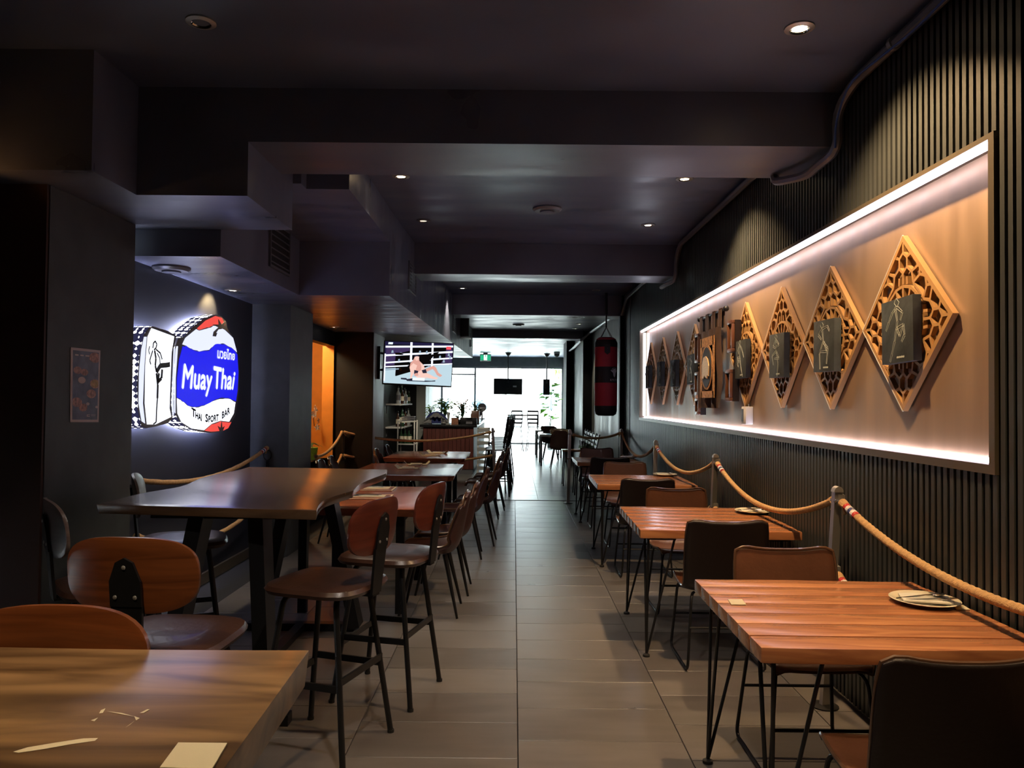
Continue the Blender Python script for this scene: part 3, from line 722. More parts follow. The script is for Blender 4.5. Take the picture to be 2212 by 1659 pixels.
# ================================================================== TABLES
def hairpin(t, x, y, sx, sy, h):
    mb = MB(); foot = (x + sx * .01, y + sy * .01, .012)
    for dx, dy in ((0, 0), (-sx * .16, 0), (0, -sy * .15)): mb.tube([(x + dx, y + dy, h), foot], .0075, 7)
    l = mb.build('leg', M['black'], t); MB().lathe([(.022, 0), (.022, .012), (.008, .02)], 12, c=(foot[0], foot[1], 0)).build('foot_pad', M['blackmat'], l)
    MB().box(min(x, x - sx * .17), max(x, x - sx * .17), min(y, y - sy * .16), max(y, y - sy * .16), h - .006, h).build('mounting_plate', M['black'], t, smooth=0)
def plank_table(label, x0, x1, y0, y1, rz=0, n=7, live=.018, seed=0, gap=.004):
    cx, cyy = (x0 + x1) / 2, (y0 + y1) / 2; w, d = x1 - x0, y1 - y0
    t = thing('plank_table', label, 'table', (cx, cyy, 0), rz)
    rnd = random.Random(seed); ys = [-d / 2 + d * i / n for i in range(n + 1)]
    H, TH = .78, .052
    for i in range(n):
        a, b = ys[i] + gap / 2, ys[i + 1] - gap / 2
        poly = [(-w / 2, a), (w / 2, a), (w / 2, b), (-w / 2, b)]
        if i == 0: poly = wavy((-w / 2, a + live * .3), (w / 2, a + live * .3), 14, live * .6, seed + 1) + [(w / 2, b), (-w / 2, b)]
        if i == n - 1: poly = [(-w / 2, a), (w / 2, a)] + wavy((w / 2, b - live * .3), (-w / 2, b - live * .3), 14, live * .5, seed + 2)
        c = ((-w / 2 + w / 2) / 2, (a + b) / 2)
        dz = rnd.uniform(-.0008, .0008)
        MB().prism([(p[0], p[1] - c[1]) for p in poly], lambda p, q: (p, q, H - TH), lambda p, q: (p, q, H + dz)).build('plank', M['board'], t, bevel=.002 if 0 < i < n - 1 else .008, bseg=2).location = (0, c[1], 0)
    for sx in (-1, 1):
        MB().bar((sx * (w / 2 - .12), -d / 2 + .08, H - TH - .006), (sx * (w / 2 - .12), d / 2 - .08, H - TH - .006), .05, .012).build('batten', M['black'], t, smooth=0)
        for sy in (-1, 1): hairpin(t, sx * (w / 2 - .06), sy * (d / 2 - .07), sx, sy, H - TH - .012)
    return t
plank_table('nearest plank table at the right, seven orange brown boards on black hairpin legs', .80, 1.755, 2.46, 3.42, R(-.5), seed=11, gap=.005)
plank_table('second plank table from the viewer on the right, one leather chair at each end', .785, 1.765, 4.68, 5.74, R(-1.0), seed=12, gap=.002)
plank_table('third plank table from the viewer on the right', .80, 1.74, 7.22, 8.22, R(-.8), seed=13, gap=.002)
plank_table('farthest plank table on the right, beside the first aisle post', .82, 1.67, 9.85, 10.7, 0, seed=14, gap=.002)

def slab(t, poly, inset, z0, z1, m, name='tabletop', bevel=.004):
    c = V((sum(p[0] for p in poly) / len(poly), sum(p[1] for p in poly) / len(poly)))
    low = []
    for p in poly:
        k = inset.get(p, 0) if isinstance(inset, dict) else inset
        d = V(p) - c; low.append(tuple(V(p) - d.normalized() * k))
    n = len(poly)
    mb = MB()._add([(p[0], p[1], z0) for p in low] + [(p[0], p[1], z1) for p in poly], [tuple(reversed(range(n))), tuple(range(n, 2 * n))] + [(i, (i + 1) % n, (i + 1) % n + n, i + n) for i in range(n)])
    return mb.build(name, m, t, bevel=bevel)
# big high table
t = thing('high_table', 'big dark walnut live-edge high table on black steel legs, left of the aisle', 'table', (-1.42, 4.6, 0))
rp_ = [(684, 1103), (689, 1091), (700, 1080), (715, 1074), (740, 1066), (763, 1059), (769, 1053.5), (780, 1044), (806, 1033), (834, 1022), (836, 1014)]
lp_ = [(537, 1008.5), (511, 1016), (477, 1022), (433, 1033), (390, 1050.5), (303, 1066), (208, 1089.5)]
def _l(u, v):
    p = px(u, v, Z=1.05); return (p.x + 1.42, p.y - 4.6)
right = [_l(*p) for p in rp_]; left = [_l(*p) for p in lp_]
def smooth2(p, n=4):
    out = []
    for i in range(len(p) - 1):
        a, b, c, d = V(p[max(i - 1, 0)]), V(p[i]), V(p[i + 1]), V(p[min(i + 2, len(p) - 1)])
        for j in range(n):
            s = j / n; out.append(tuple(.5 * (2 * b + (c - a) * s + (2 * a - 5 * b + 4 * c - d) * s * s + (3 * b - a - 3 * c + d) * s ** 3)))
    return out + [tuple(p[-1])]
slab(t, smooth2(right) + smooth2(left), .012, 1.005, 1.05, M['slabwood'], bevel=.004)
for y in (-.88, .62):
    for sx in (-1, 1):
        MB().bar(((.20 if y < 0 else .16) if sx > 0 else -.08, y, 1.0), ((.25 if y < 0 else .37) if sx > 0 else -.27, y, .03), .07, .14, up=(0, 1, 0)).build('leg', M['black'], t, smooth=0)
    MB().box(-.36, .36, y - .035, y + .035, .0, .05).build('foot_bar', M['black'], t, smooth=0)
    MB().box(-.30, .30, y - .06, y + .06, .985, 1.004).build('top_plate', M['black'], t, smooth=0)
MB().box(-.03, .03, -.845, .585, .005, .05).build('stretcher', M['black'], t, smooth=0)
# foreground high table
t = thing('high_table', 'honey-coloured slab high table in the bottom left foreground', 'table', (-1.3, 1.2, 0))
pts = [(.92, -.50), (.905, -.1), (.89, .372)] + wavy((.89, .372), (-.95, .372), 24, -.014, 5)[1:] + [(-.95, -.5)]
tt = slab(t, pts, .008, .975, 1.05, M['slabwarm'], bevel=.004)
for x in (-.6, .70):
    MB().box(x - .04, x + .04, -.35, .25, .93, .974).build('top_plate', M['black'], t, smooth=0)
    for y in (-.25, .16): MB().bar((x, y, .95), (x, y + (.1 if y > 0 else -.1), .0), .12, .06, up=(0, 1, 0)).build('leg', M['black'], t, smooth=0)
def mark(poly, m, lab):
    return None
P = lambda u, v: px(u, v, Z=1.0506)
def decal(parent, pts, m, name, z=1.0506, lab=None):
    mb = MB(); q = [px(u, v, Z=z) for u, v in pts]
    mb._add(q, [tuple(range(len(q)))]); o = mb.build(name, m, parent, smooth=0, fix=False); o.matrix_parent_inverse = Matrix.Translation(parent.location).inverted()
    return tag(o, lab)
decal(t, [(28, 1624), (60, 1614), (120, 1604), (180, 1595), (212, 1594), (205, 1600), (150, 1608), (95, 1618), (40, 1626)], M['cream'], 'scuff_mark')
for a in ([(218, 1534), (228, 1530), (222, 1540), (214, 1541)], [(196, 1556), (212, 1550), (204, 1558)], [(230, 1536), (262, 1540), (292, 1548), (260, 1542)], [(290, 1547), (302, 1551), (294, 1556)],
          [(302, 1540), (318, 1532), (324, 1532), (310, 1540)], [(270, 1572), (292, 1556), (280, 1566)]):
    decal(t, a, M['cream'], 'scuff_mark')
def card(label, pts, z):
    q = [px(u, v, Z=z) for u, v in pts]; c = sum(q, V((0, 0, 0))) / 4
    t = thing('table_card', label, 'card', c)
    mb = MB().prism([(p.x - c.x, p.y - c.y) for p in q], lambda a, b: (a, b, .0005), lambda a, b: (a, b, .003)); mb.build('card', M['cream'], t, smooth=0)
card('cream card on the foreground high table', [(385, 1608), (491, 1609), (458, 1665), (345, 1662)], 1.0505)
card('small cream card on the nearest plank table, near its aisle edge', [(1572, 1296), (1603, 1296), (1612, 1307), (1580, 1307)], .781)
card('cream card beside the plate on the nearest plank table', [(2058, 1308), (2080, 1308), (2096, 1318), (2066, 1318)], .781)

# low red tables
def red_table(label, x0, x1, y0, y1, seed, cut=0.06):
    t = thing('slab_table', label, 'table', ((x0 + x1) / 2, (y0 + y1) / 2, 0)); w, d = (x1 - x0) / 2, (y1 - y0) / 2
    poly = [(-w, -d)] + [(w - cut, -d)] + wavy((w, -d + cut), (w, d - cut), 10, .012, seed)[0:] + [(w - cut * 1.2, d), (-w + cut, d)] + wavy((-w, d - cut), (-w, -d + cut), 10, .015, seed + 3)
    slab(t, poly[1:], .03, .725, .78, M['redwood'])
    for sx in (-1, 1):
        for sy in (-1, 1): MB().box(sx * (w - .22) - .03, sx * (w - .22) + .03, sy * (d - .2) - .03, sy * (d - .2) + .03, .0, .724).build('leg', M['black'], t, smooth=0)
        MB().box(sx * (w - .22) - .02, sx * (w - .22) + .02, -d + .23, d - .23, .66, .723).build('rail', M['black'], t, smooth=0)
    return t
red_table('nearest red slab table, behind the big high table', -1.75, -.60, 5.45, 6.9, 21)
red_table('middle red slab table, with two folded cream trays', -1.72, -.60, 7.85, 9.38, 22)
red_table('farthest red slab table, in front of the bar counter', -1.74, -.64, 10.2, 11.62, 23)
# trays and place settings
def tray(label, p, rz, w=.30, d=.16):
    t = thing('serving_tray', label, 'tray', p, rz)
    mb = MB(); s = [( -w/2, .045), (-w/2*.72, .006), (w/2*.72, .006), (w/2, .045)]
    top = [(x, z) for x, z in s]; poly = top + [(x, z - .006) for x, z in reversed(top)]
    mb.prism(poly, lambda a, b: (a, -d / 2, b), lambda a, b: (a, d / 2, b)); mb.build('dish', M['cream'], t, smooth=0)
    mb = MB().box(-w * .25, w * .2, -d * .3, d * .3, .007, .018); mb.build('folded_napkin', M['napkin'], t, smooth=0)
Z7 = .782
tray('cream boat-shaped tray at the near side of the middle red table', px(883, 1012, Z=Z7), 0); tray('cream boat-shaped tray at the far side of the middle red table', px(901, 1004, Z=Z7), R(12))
tray('cream boat-shaped tray at the near side of the farthest red table', (-1.15, 10.72, Z7), 0); tray('cream boat-shaped tray at the far side of the farthest red table', (-1.10, 11.2, Z7), R(-8))
def cutlery_parts():
    s = MB(); s.tube([(-.10, 0, .004), (.02, 0, .006), (.05, 0, .003)], [.004, .0028, .004], 6); s.sphere((.075, 0, .004), .026, 12, 6, sy=.75, sz=.18)
    f = MB(); f.tube([(-.10, 0, .004), (.03, 0, .006), (.045, 0, .004)], [.004, .0028, .004], 6); f.prism([(.045, -.005), (.062, -.012), (.062, .012), (.045, .005)], lambda a, b: (a, b, .003), lambda a, b: (a, b, .005))
    for k in range(4): f.bar((.062, -.0105 + k * .007, .004), (.10, -.0105 + k * .007, .007), .003, .002)
    return s.mesh('spoon', M['steel']), f.mesh('fork', M['steel'])
SP, FK = cutlery_parts()
def cut(me, nm, label, p, rz, tilt=0, grp=None):
    o = bpy.data.objects.new(nm, me); COL.objects.link(o); o.location = p; o.rotation_euler = (0, tilt, rz)
    return tag(o, label, 'cutlery', grp)
PL = MB().lathe([(.001, .004), (.075, .004), (.085, .008), (.125, .020), (.128, .022), (.125, .024), (.088, .013), (.076, .009), (.001, .009)], 40, caps=False).mesh('plate', M['plate'])
NK = MB().prism([(-.09, -.055), (.085, -.065), (.10, .05), (-.02, .085), (-.08, .06)], lambda a, b: (a, b, .017 + .03 * abs(a) + .02 * max(0, b)), lambda a, b: (a, b, .019 + .03 * abs(a) + .02 * max(0, b)) if False else (a, b, .022 + .03 * abs(a) + .02 * max(0, b))).mesh('napkin', M['napkin'], smooth=0)
for i, (u, v, wh, k) in enumerate(((1997, 1302, 'nearest', 1.0), (1627, 1107, 'second', 1), (1436, 1027, 'third', 1), (1358, 989, 'farthest', 1))):
    p = px(u, v, Z=.783)
    o = bpy.data.objects.new('plate', PL); COL.objects.link(o); o.location = (p.x, p.y, .778); tag(o, 'round cream plate on the %s plank table' % wh, 'plate', 'plates on the plank tables')
    o = bpy.data.objects.new('napkin', NK); COL.objects.link(o); o.location = (p.x, p.y, .777); o.rotation_euler = (0, 0, R(-12 + i * 9)); tag(o, 'folded napkin on the plate of the %s plank table' % wh, 'napkin', 'napkins on plates')
    cut(SP, 'spoon', 'steel spoon on the napkin of the %s plank table' % wh, (p.x - .01, p.y + .012, .802), R(4), R(-5))
    cut(FK, 'fork', 'steel fork on the napkin of the %s plank table' % wh, (p.x + .0, p.y - .03, .800), R(-8), R(-4))
# place settings on nearest red table
for u, v, wh in ((790, 1073, 'nearer'), (803, 1055, 'farther')):
    p = px(u, v, Z=.785)
    t = thing('place_mat', 'cream place mat on the nearest red table, %s of two' % wh, 'place mat', (p.x, p.y, .781))
    MB().box(-.22, .20, -.15, .15, 0, .004).build('mat', M['redwood'], t, smooth=0)
    for q in ((-.22, .20, -.15, -.135), (-.22, .20, .135, .15), (.185, .20, -.135, .135), (-.22, -.205, -.135, .135)): MB().box(q[0], q[1], q[2], q[3], .0035, .0055).build('border', M['cream'], t, smooth=0)
    MB().box(-.10, .15, -.03, .07, .004, .010).build('folded_napkin', M['cream'], t, smooth=0)
    cut(SP, 'spoon', 'spoon on the %s place mat of the nearest red table' % wh, (p.x + .0, p.y + .01, .793), PI)
    cut(FK, 'fork', 'fork on the %s place mat of the nearest red table' % wh, (p.x + .02, p.y + .05, .793), R(175))

# ================================================================== ROPES AND POSTS
def post(label, base, top_off, h=1.13):
    t = thing('rope_post', label, 'post', base)
    a = V((0, 0, 0)); b = V((top_off[0], top_off[1], h))
    mb = MB(); mb.bar(a, b - (b - a).normalized() * .03, .026, .045)
    d = (b - a).normalized(); c = b - d * .03; n = 8
    q = []
    for sx in (-.0225, .0225): pass
    arc = [(math.cos(PI * k / n) * .024, math.sin(PI * k / n) * .03) for k in range(n + 1)]
    mb.prism(arc, lambda p, z: tuple(c + V((p, -.0225, 0)) + d * z), lambda p, z: tuple(c + V((p, .0225, 0)) + d * z))
    mb.build('shaft', M['chrome'], t, smooth=50)
    MB().lathe([(.07, 0), (.07, .006), (.02, .012)], 24).build('base_plate', M['black'], t)
    for z in (1.06, .69):
        p = a + d * z
        for s in (-1, 1):
            hk = MB().tube([p + V((0, s * .02, 0)), p + V((0, s * .05, -.005))], .009, 8)
            hk.sphere(tuple(p + V((-.016, s * .022, -.002))), .010, 8, 6); hk.build('hook', M['steel'], t)
        MB().box(p.x + .0, p.x + .035, p.y - .02, p.y + .02, p.z - .005, p.z + .03).build('bracket', M['chrome'], t, smooth=0)
    return t
posts = []
for i, (x, y, dx, dy, lb) in enumerate(((1.60, 1.55, .07, 0, 'steel rope post beside the nearest chair, outside the right edge'),
        (1.615, 4.0, .075, .02, 'steel rope post between the first and second plank tables'), (1.64, 6.42, .05, .02, 'steel rope post between the second and third plank tables'),
        (1.60, 8.72, .01, 0, 'steel rope post beside the third plank table'), (1.70, 12.2, .01, 0, 'steel rope post at the far end of the slatted wall'),
        (.84, 11.75, .02, 0, 'dark rope post at the right side of the aisle'))):
    posts.append(((x, y), (dx, dy))); post(lb, (x, y, 0), (dx, dy))
post('dark rope post at the left side of the aisle, before the stacked stools', (-.27, 12.1, 0), (-.06, 0))
def rope(a, b, sag, label, bands='both', n=60, seg=9, r=.0165, rn=0):
    pts = catenary(a, b, sag, n); t = thing('rope', label, 'rope', a)
    L0 = V(t.location); P_ = [p - L0 for p in pts]
    MB().tube(P_, r, seg, twist=55).build('cord', M['rope'], t, smooth=60, fix=False)
    for end in (0, 1):
        Q = P_ if end == 0 else P_[::-1]; Ls = [0]
        for i in range(1, len(Q)): Ls.append(Ls[-1] + (Q[i] - Q[i - 1]).length)
        def atl(s):
            for i in range(1, len(Q)):
                if Ls[i] >= s: f = (s - Ls[i - 1]) / (Ls[i] - Ls[i - 1]); return Q[i - 1].lerp(Q[i], f)
            return Q[-1]
        mb = MB(); mb.tube([atl(.0), atl(.05)], [.024, .021], 10); mb.tube([atl(.005) + V((0, 0, -.02)), atl(.03) + V((0, 0, -.045))], .008, 6); mb.build('knot', M['rope'], t)
        if bands == 'both' or (bands == 'near' and end == 1):
            for k, m in enumerate(('red', 'white', 'navy', 'white', 'red')):
                MB().tube([atl(.05 + .026 * k), atl(.05 + .026 * (k + .5)), atl(.05 + .026 * (k + 1))], r + .003, 10).build('cord_band', M[m], t)
        sh = MB(); sh.tube([atl(0) + V((0, 0, .012)), atl(-.0) + V((0, 0, -.012))], .006, 6); sh.sphere(tuple(atl(0)), .012, 8, 6); sh.build('shackle', M['steel'], t)
    return t
def pz(i, z, s):
    (x, y), (dx, dy) = posts[i]; return (x + dx * z, y + dy * z + s * .055, z)
nm = ('between the first two posts at the right edge', 'between the posts beside the second plank table', 'between the posts beside the third plank table', 'between the far posts along the slatted wall')
for i in range(3):
    seg, n = ((12, 300), (9, 160), (8, 60))[i]
    rope(pz(i, 1.05, 1), pz(i + 1, 1.05, -1), (.17, .19, .17)[i], 'upper tan rope ' + nm[i], 'near' if i else 'near', n, seg)
    rope(pz(i, .68, 1), pz(i + 1, .68, -1), (.17, .19, .17)[i], 'lower tan rope ' + nm[i], 'near', n, seg)
rope(pz(3, 1.05, 1), (1.705, 12.13, 1.06), .22, 'upper tan rope ' + nm[3], 'none', 40, 8)
rope(pz(3, .68, 1), (1.705, 12.13, .70), .22, 'lower tan rope ' + nm[3], 'none', 40, 8)
rope((1.68, 12.14, 1.06), (.90, 11.75, 1.05), .07, 'short dark rope across the far end, behind the farthest plank table', 'none', 24, 8)
# left ropes
rope((-2.43, 4.98, 1.02), (-2.42, 7.55, 1.07), .12, 'upper tan rope under the glove sign', 'near', 80, 9)
rope((-2.43, 4.98, .66), (-2.42, 7.55, .62), .20, 'lower tan rope under the glove sign', 'near', 80, 9)
t = thing('rope_hook', 'black iron ring hook on the dark column right of the glove sign', 'hook', (-2.42, 7.59, 1.0))
MB().tube([(.04 * math.cos(a), -.01, .05 * math.sin(a)) for a in [k * PI / 8 for k in range(17)]], .006, 6).build('ring', M['black'], t)
MB().tube([(0, -.012, -.05), (0, -.012, -.16)], .016, 8).build('stem', M['black'], t)
rope((-2.18, 8.5, .92), (-2.37, 10.62, 1.10), .08, 'upper rope in front of the orange niche', 'none', 40, 8)
rope((-2.18, 8.5, .62), (-2.37, 10.62, .78), .08, 'lower rope in front of the orange niche', 'none', 40, 8)
rope((-2.34, 10.62, 1.10), (-.36, 12.08, 1.06), .13, 'long upper rope in front of the bar counter', 'none', 60, 8)
rope((-2.34, 10.62, .78), (-.34, 12.08, .69), .10, 'long lower rope in front of the bar counter', 'none', 60, 8)
t = thing('rope_hook', 'dark bracket holding the ropes on the black wall right of the niche', 'hook', (-2.36, 10.64, .7))
MB().bar((0, 0, 0), (0, 0, .42), .03, .03).build('bracket', M['black'], t, smooth=0)

# ================================================================== GLOVE SIGN
XS = -2.47
z3 = lambda u, v: px(240 + u * .2712, 600 + v * .2712, X=XS)
ctr = px(400, 815, X=-2.6)
sg = thing('glove_sign', 'lit boxing glove sign reading Muay Thai, Thai Sport Bar, on the dark blue wall', 'sign', (-2.6, ctr.y, ctr.z))
def flat(pts, m, name, x0, x1, sharp=True):
    q = [z3(*p) for p in pts]; mb = MB()
    mb.prism([(p.y, p.z) for p in q], lambda a, b: (x0, a, b), lambda a, b: (x1, a, b))
    return at(sg, mb, name, m, smooth=0)
def rag(pts, amp=5, seed=1, sub=4):
    rnd = random.Random(seed); out = []
    for i in range(len(pts) - 1):
        for k in range(sub):
            s = k / sub; out.append((pts[i][0] * (1 - s) + pts[i + 1][0] * s, pts[i][1] * (1 - s) + pts[i + 1][1] * s + (rnd.uniform(-amp, amp) if (i or k) else 0)))
    return out + [pts[-1]]
cuff = [(300, 398), (330, 386), (450, 422), (520, 462), (500, 560), (478, 1000), (490, 1120), (450, 1160), (350, 1186), (280, 1200), (240, 1182), (212, 1050), (205, 850), (225, 600), (262, 450)]
body = [(505, 560), (535, 480), (580, 470), (640, 400), (740, 322), (830, 294), (880, 310), (915, 350), (930, 420), (960, 450), (985, 520), (1005, 600), (1018, 750), (1018, 900), (1005, 1000), (990, 1100), (940, 1180), (890, 1222), (800, 1237), (700, 1226), (600, 1190), (540, 1140), (505, 1080)]
for nm_, pl_ in (('cuff_box', cuff), ('glove_box', body)):
    q = [z3(*p) for p in pl_]; mb = MB(); n = len(q)
    mb.k = 1; mb.prism([(p.y, p.z) for p in q], lambda a, b: (-2.575, a, b), lambda a, b: (XS, a, b)); mb.m[1] = 0; mb.m[0] = 0
    at(sg, mb, nm_, [M['sgrey'], M['spattern']], smooth=0, fix=False)
    cq = sum(q, V((0, 0, 0))) / n
    at(sg, MB().prism([(cq.y + (p.y - cq.y) * .93, cq.z + (p.z - cq.z) * .93) for p in q], lambda a, b: (-2.583, a, b), lambda a, b: (-2.579, a, b)), 'back_light', M['shalo'], smooth=0)
    at(sg, MB().box(-2.6, -2.583, cq.y - .2, cq.y + .2, cq.z - .05, cq.z + .05), 'spacer', M['sgrey'], smooth=0)
e = .003
flat([(320, 402), (500, 468), (478, 600), (462, 1040), (476, 1108), (350, 1168), (285, 1168), (268, 1000), (272, 700), (290, 470)], M['sglow'], 'cuff_face', XS, XS + e)
flat([(262, 470), (280, 470), (262, 700), (250, 1000), (268, 1160), (242, 1142), (218, 1000), (222, 750), (240, 570)], M['swhite'], 'cuff_stripe', XS, XS + e)
flat([(498, 560), (505, 560), (492, 1000), (498, 1090), (488, 1095), (480, 1000)], M['swhite'], 'cuff_stripe', XS, XS + e)
flat([(512, 570), (520, 545), (530, 545), (512, 800), (510, 1080), (502, 1070), (500, 800)], M['swhite'], 'cuff_stripe', XS, XS + e)
flat(rag([(570, 545), (600, 548), (640, 572), (700, 592), (780, 577), (830, 532), (900, 532), (960, 562), (1003, 610)], 5, 2) + [(1012, 750), (1005, 900)] + rag([(992, 985), (930, 955), (850, 960), (760, 1005), (680, 1030), (620, 1020), (560, 975), (522, 950)], 4, 3) + [(524, 800), (542, 650)], M['sblue'], 'blue_band', XS, XS + e)
flat([(566, 530), (590, 480), (676, 410)] + rag([(700, 422), (760, 402), (830, 384), (890, 404)], 5, 5) + [(940, 450), (970, 480), (1000, 592)] + rag([(960, 556), (900, 526), (830, 526), (780, 571), (700, 586), (640, 566), (600, 542)], 4, 6), M['swhite'], 'white_face', XS, XS + e)
flat([(684, 404), (750, 342), (830, 304), (880, 320), (906, 372), (892, 398)] + rag([(888, 398), (830, 378), (760, 396), (700, 416)], 4, 8), M['sred'], 'red_patch', XS, XS + e)
flat(rag([(524, 960), (560, 983), (620, 1027), (680, 1037), (760, 1012), (850, 967), (930, 962), (988, 992)], 4, 9) + [(975, 1080), (938, 1146), (870, 1138), (800, 1162), (738, 1214), (640, 1200), (560, 1150), (528, 1080)], M['sglow'], 'white_face', XS, XS + e)
flat(rag([(744, 1218), (800, 1170), (870, 1146), (936, 1154)], 3, 10) + [(956, 1150), (930, 1198), (890, 1218), (800, 1226)], M['sred'], 'red_patch', XS, XS + e)
# grey folds
flat([(805, 465), (812, 430), (850, 395), (800, 372), (852, 372), (850, 330), (876, 372), (905, 345), (896, 388), (925, 405), (935, 430), (880, 405), (845, 430), (830, 468)], M['sgrey'], 'fold_print', XS + e, XS + 2 * e)
flat([(832, 440), (850, 412), (884, 408), (886, 420), (850, 436)], M['swhite'], 'fold_print', XS + 2 * e, XS + 3 * e)
flat([(845, 1180), (868, 1195), (876, 1140), (882, 1195), (900, 1182), (884, 1224), (862, 1224)], M['sgrey'], 'fold_print', XS + e, XS + 2 * e)
def quadmap(tl, tr, br, bl, x, arc=0):
    a, b, c, d = [z3(*p) for p in (tl, tr, br, bl)]
    def f(s, t):
        p = (d * (1 - s) + c * s) * (1 - t) + (a * (1 - s) + b * s) * t
        return (x, p.y, p.z - arc * 4 * s * (1 - s))
    return f
def sign_text(s, q, m, name, arc=0, bold=0, shear=0):
    mb = MB(); f = quadmap(*q, XS + 2 * e, arc); text_mb(s, f, mb, shear)
    if bold:
        for dy, dz in ((bold, 0), (-bold, 0), (0, bold), (0, -bold)):
            text_mb(s, (lambda g: (lambda a, b: (g(a, b)[0] + .0003, g(a, b)[1] + dy, g(a, b)[2] + dz)))(f), mb, shear)
    o = at(sg, mb, name, m, smooth=0, fix=False); return o
sign_text('Muay', ((566, 688), (800, 735), (800, 940), (556, 940)), M['swhite'], 'lettering', bold=.008, shear=.12)
sign_text('Thai', ((812, 708), (985, 748), (972, 888), (815, 882)), M['swhite'], 'lettering', bold=.008, shear=.12)
sign_text('มวยไทย', ((845, 548), (980, 585), (978, 656), (842, 640)), M['swhite'], 'thai_lettering', bold=.004)
sign_text('T', ((634, 1034), (668, 1054), (668, 1116), (634, 1096)), M['sdark'], 'lettering', bold=.0035)
sign_text('HAI', ((666, 1070), (716, 1088), (716, 1142), (666, 1116)), M['sdark'], 'lettering', bold=.0035)
sign_text('S', ((745, 1085), (766, 1090), (766, 1148), (745, 1146)), M['sdark'], 'lettering', bold=.0035)
sign_text('PORT', ((770, 1102), (850, 1088), (850, 1140), (770, 1152)), M['sdark'], 'lettering', bold=.0035)
sign_text('BAR', ((878, 1070), (940, 1030), (940, 1080), (878, 1122)), M['sdark'], 'lettering', bold=.0035)
# line drawing of a kicking fighter on the cuff
mb = MB()
for line, w in (([(325, 560), (330, 520), (345, 505), (358, 530), (350, 560), (335, 575)], 5), ([(325, 580), (312, 620), (300, 660), (310, 690)], 5), ([(350, 570), (385, 600), (400, 650)], 5), ([(340, 580), (350, 640), (345, 700), (355, 750)], 9),
                ([(355, 750), (385, 700), (440, 695), (462, 690)], 16), ([(355, 760), (365, 850), (362, 960)], 12), ([(362, 960), (355, 1060), (352, 1150)], 7), ([(352, 1150), (330, 1165)], 5), ([(375, 760), (365, 830), (395, 800), (400, 730)], 12),
                ([(300, 545), (292, 580), (300, 610)], 4), ([(360, 600), (380, 640), (385, 690)], 4)):
    for i in range(len(line) - 1):
        a, b = z3(*line[i]), z3(*line[i + 1]); a.x = b.x = XS + 2 * e
        mb.bar(a, b, .0035 * w * .62, .002, up=(1, 0, 0))
at(sg, mb, 'fighter_drawing', M['sdark'], smooth=0)

# poster on the near pillar
q = [px(u, v, X=-2.446) for u, v in ((153, 750), (217, 757), (213, 912), (152, 912))]
po_ = thing('poster', 'tall dark food poster with a pale border on the grey pillar', 'poster', q[3])
def pq(s, t, x=0): p = (q[3] * (1 - s) + q[2] * s) * (1 - t) + (q[0] * (1 - s) + q[1] * s) * t; return V((p.x + x, p.y, p.z))
M['pborder'] = mat('poster border', (.9, .78, .76), .7); M['pblue'] = mat('poster slate blue', (.20, .24, .34), .5, var=.3, vs_=15)
M['pfood'] = mat('poster food print', (.62, .36, .30), .5, var=.5, vs_=60); M['pgold'] = mat('poster curry print', (.6, .4, .18), .5, var=.4, vs_=50)
at(po_, MB()._add([pq(0, 0, -.003), pq(1, 0, -.003), pq(1, 1, -.003), pq(0, 1, -.003), pq(0, 0), pq(1, 0), pq(1, 1), pq(0, 1)], [(0, 3, 2, 1), (4, 5, 6, 7), (0, 1, 5, 4), (1, 2, 6, 5), (2, 3, 7, 6), (3, 0, 4, 7)]), 'sheet', M['pborder'], smooth=0)
at(po_, MB()._add([pq(.06, .035, .001), pq(.94, .035, .001), pq(.94, .965, .001), pq(.06, .965, .001)], [(0, 1, 2, 3)]), 'print', M['pblue'], smooth=0, fix=False)
mb = MB()
def dd(cx, cyy, r, k, dx):
    mb.k = k; n = 14; asp = .36
    mb._add([pq(min(.94, max(.06, cx + r * math.cos(2 * PI * i / n))), cyy + r * asp * math.sin(2 * PI * i / n), dx) for i in range(n)], [tuple(range(n))])
for a in ((.8, .89, .20, 0), (.22, .70, .14, 0), (.45, .68, .13, 0), (.36, .57, .13, 2), (.36, .57, .10, 1), (.82, .53, .18, 0), (.82, .53, .15, 1), (.70, .39, .17, 0), (.2, .27, .18, 0), (.42, .2, .15, 0), (.58, .25, .06, 2), (.9, .21, .05, 2)): dd(*a, .0015 + .0002 * a[3])
at(po_, mb, 'food_print', [M['pfood'], M['pgold'], M['pborder']], smooth=0, fix=False)
mb = MB()
for i, w in enumerate((.14, .14, .16)): mb._add([pq(.13 + .17 * i, .895, .0018), pq(.13 + .17 * i + w - .03, .895, .0018), pq(.13 + .17 * i + w - .03, .915, .0018), pq(.13 + .17 * i, .915, .0018)], [(0, 1, 2, 3)])
for a, b, c, d in ((.55, .66, .075, .085), (.55, .58, .075, .105), (.55, .66, .098, .106), (.70, .88, .10, .104), (.70, .86, .085, .088)): mb._add([pq(a, c, .0018), pq(b, c, .0018), pq(b, d, .0018), pq(a, d, .0018)], [(0, 1, 2, 3)])
at(po_, mb, 'caption_print', M['pborder'], smooth=0, fix=False)

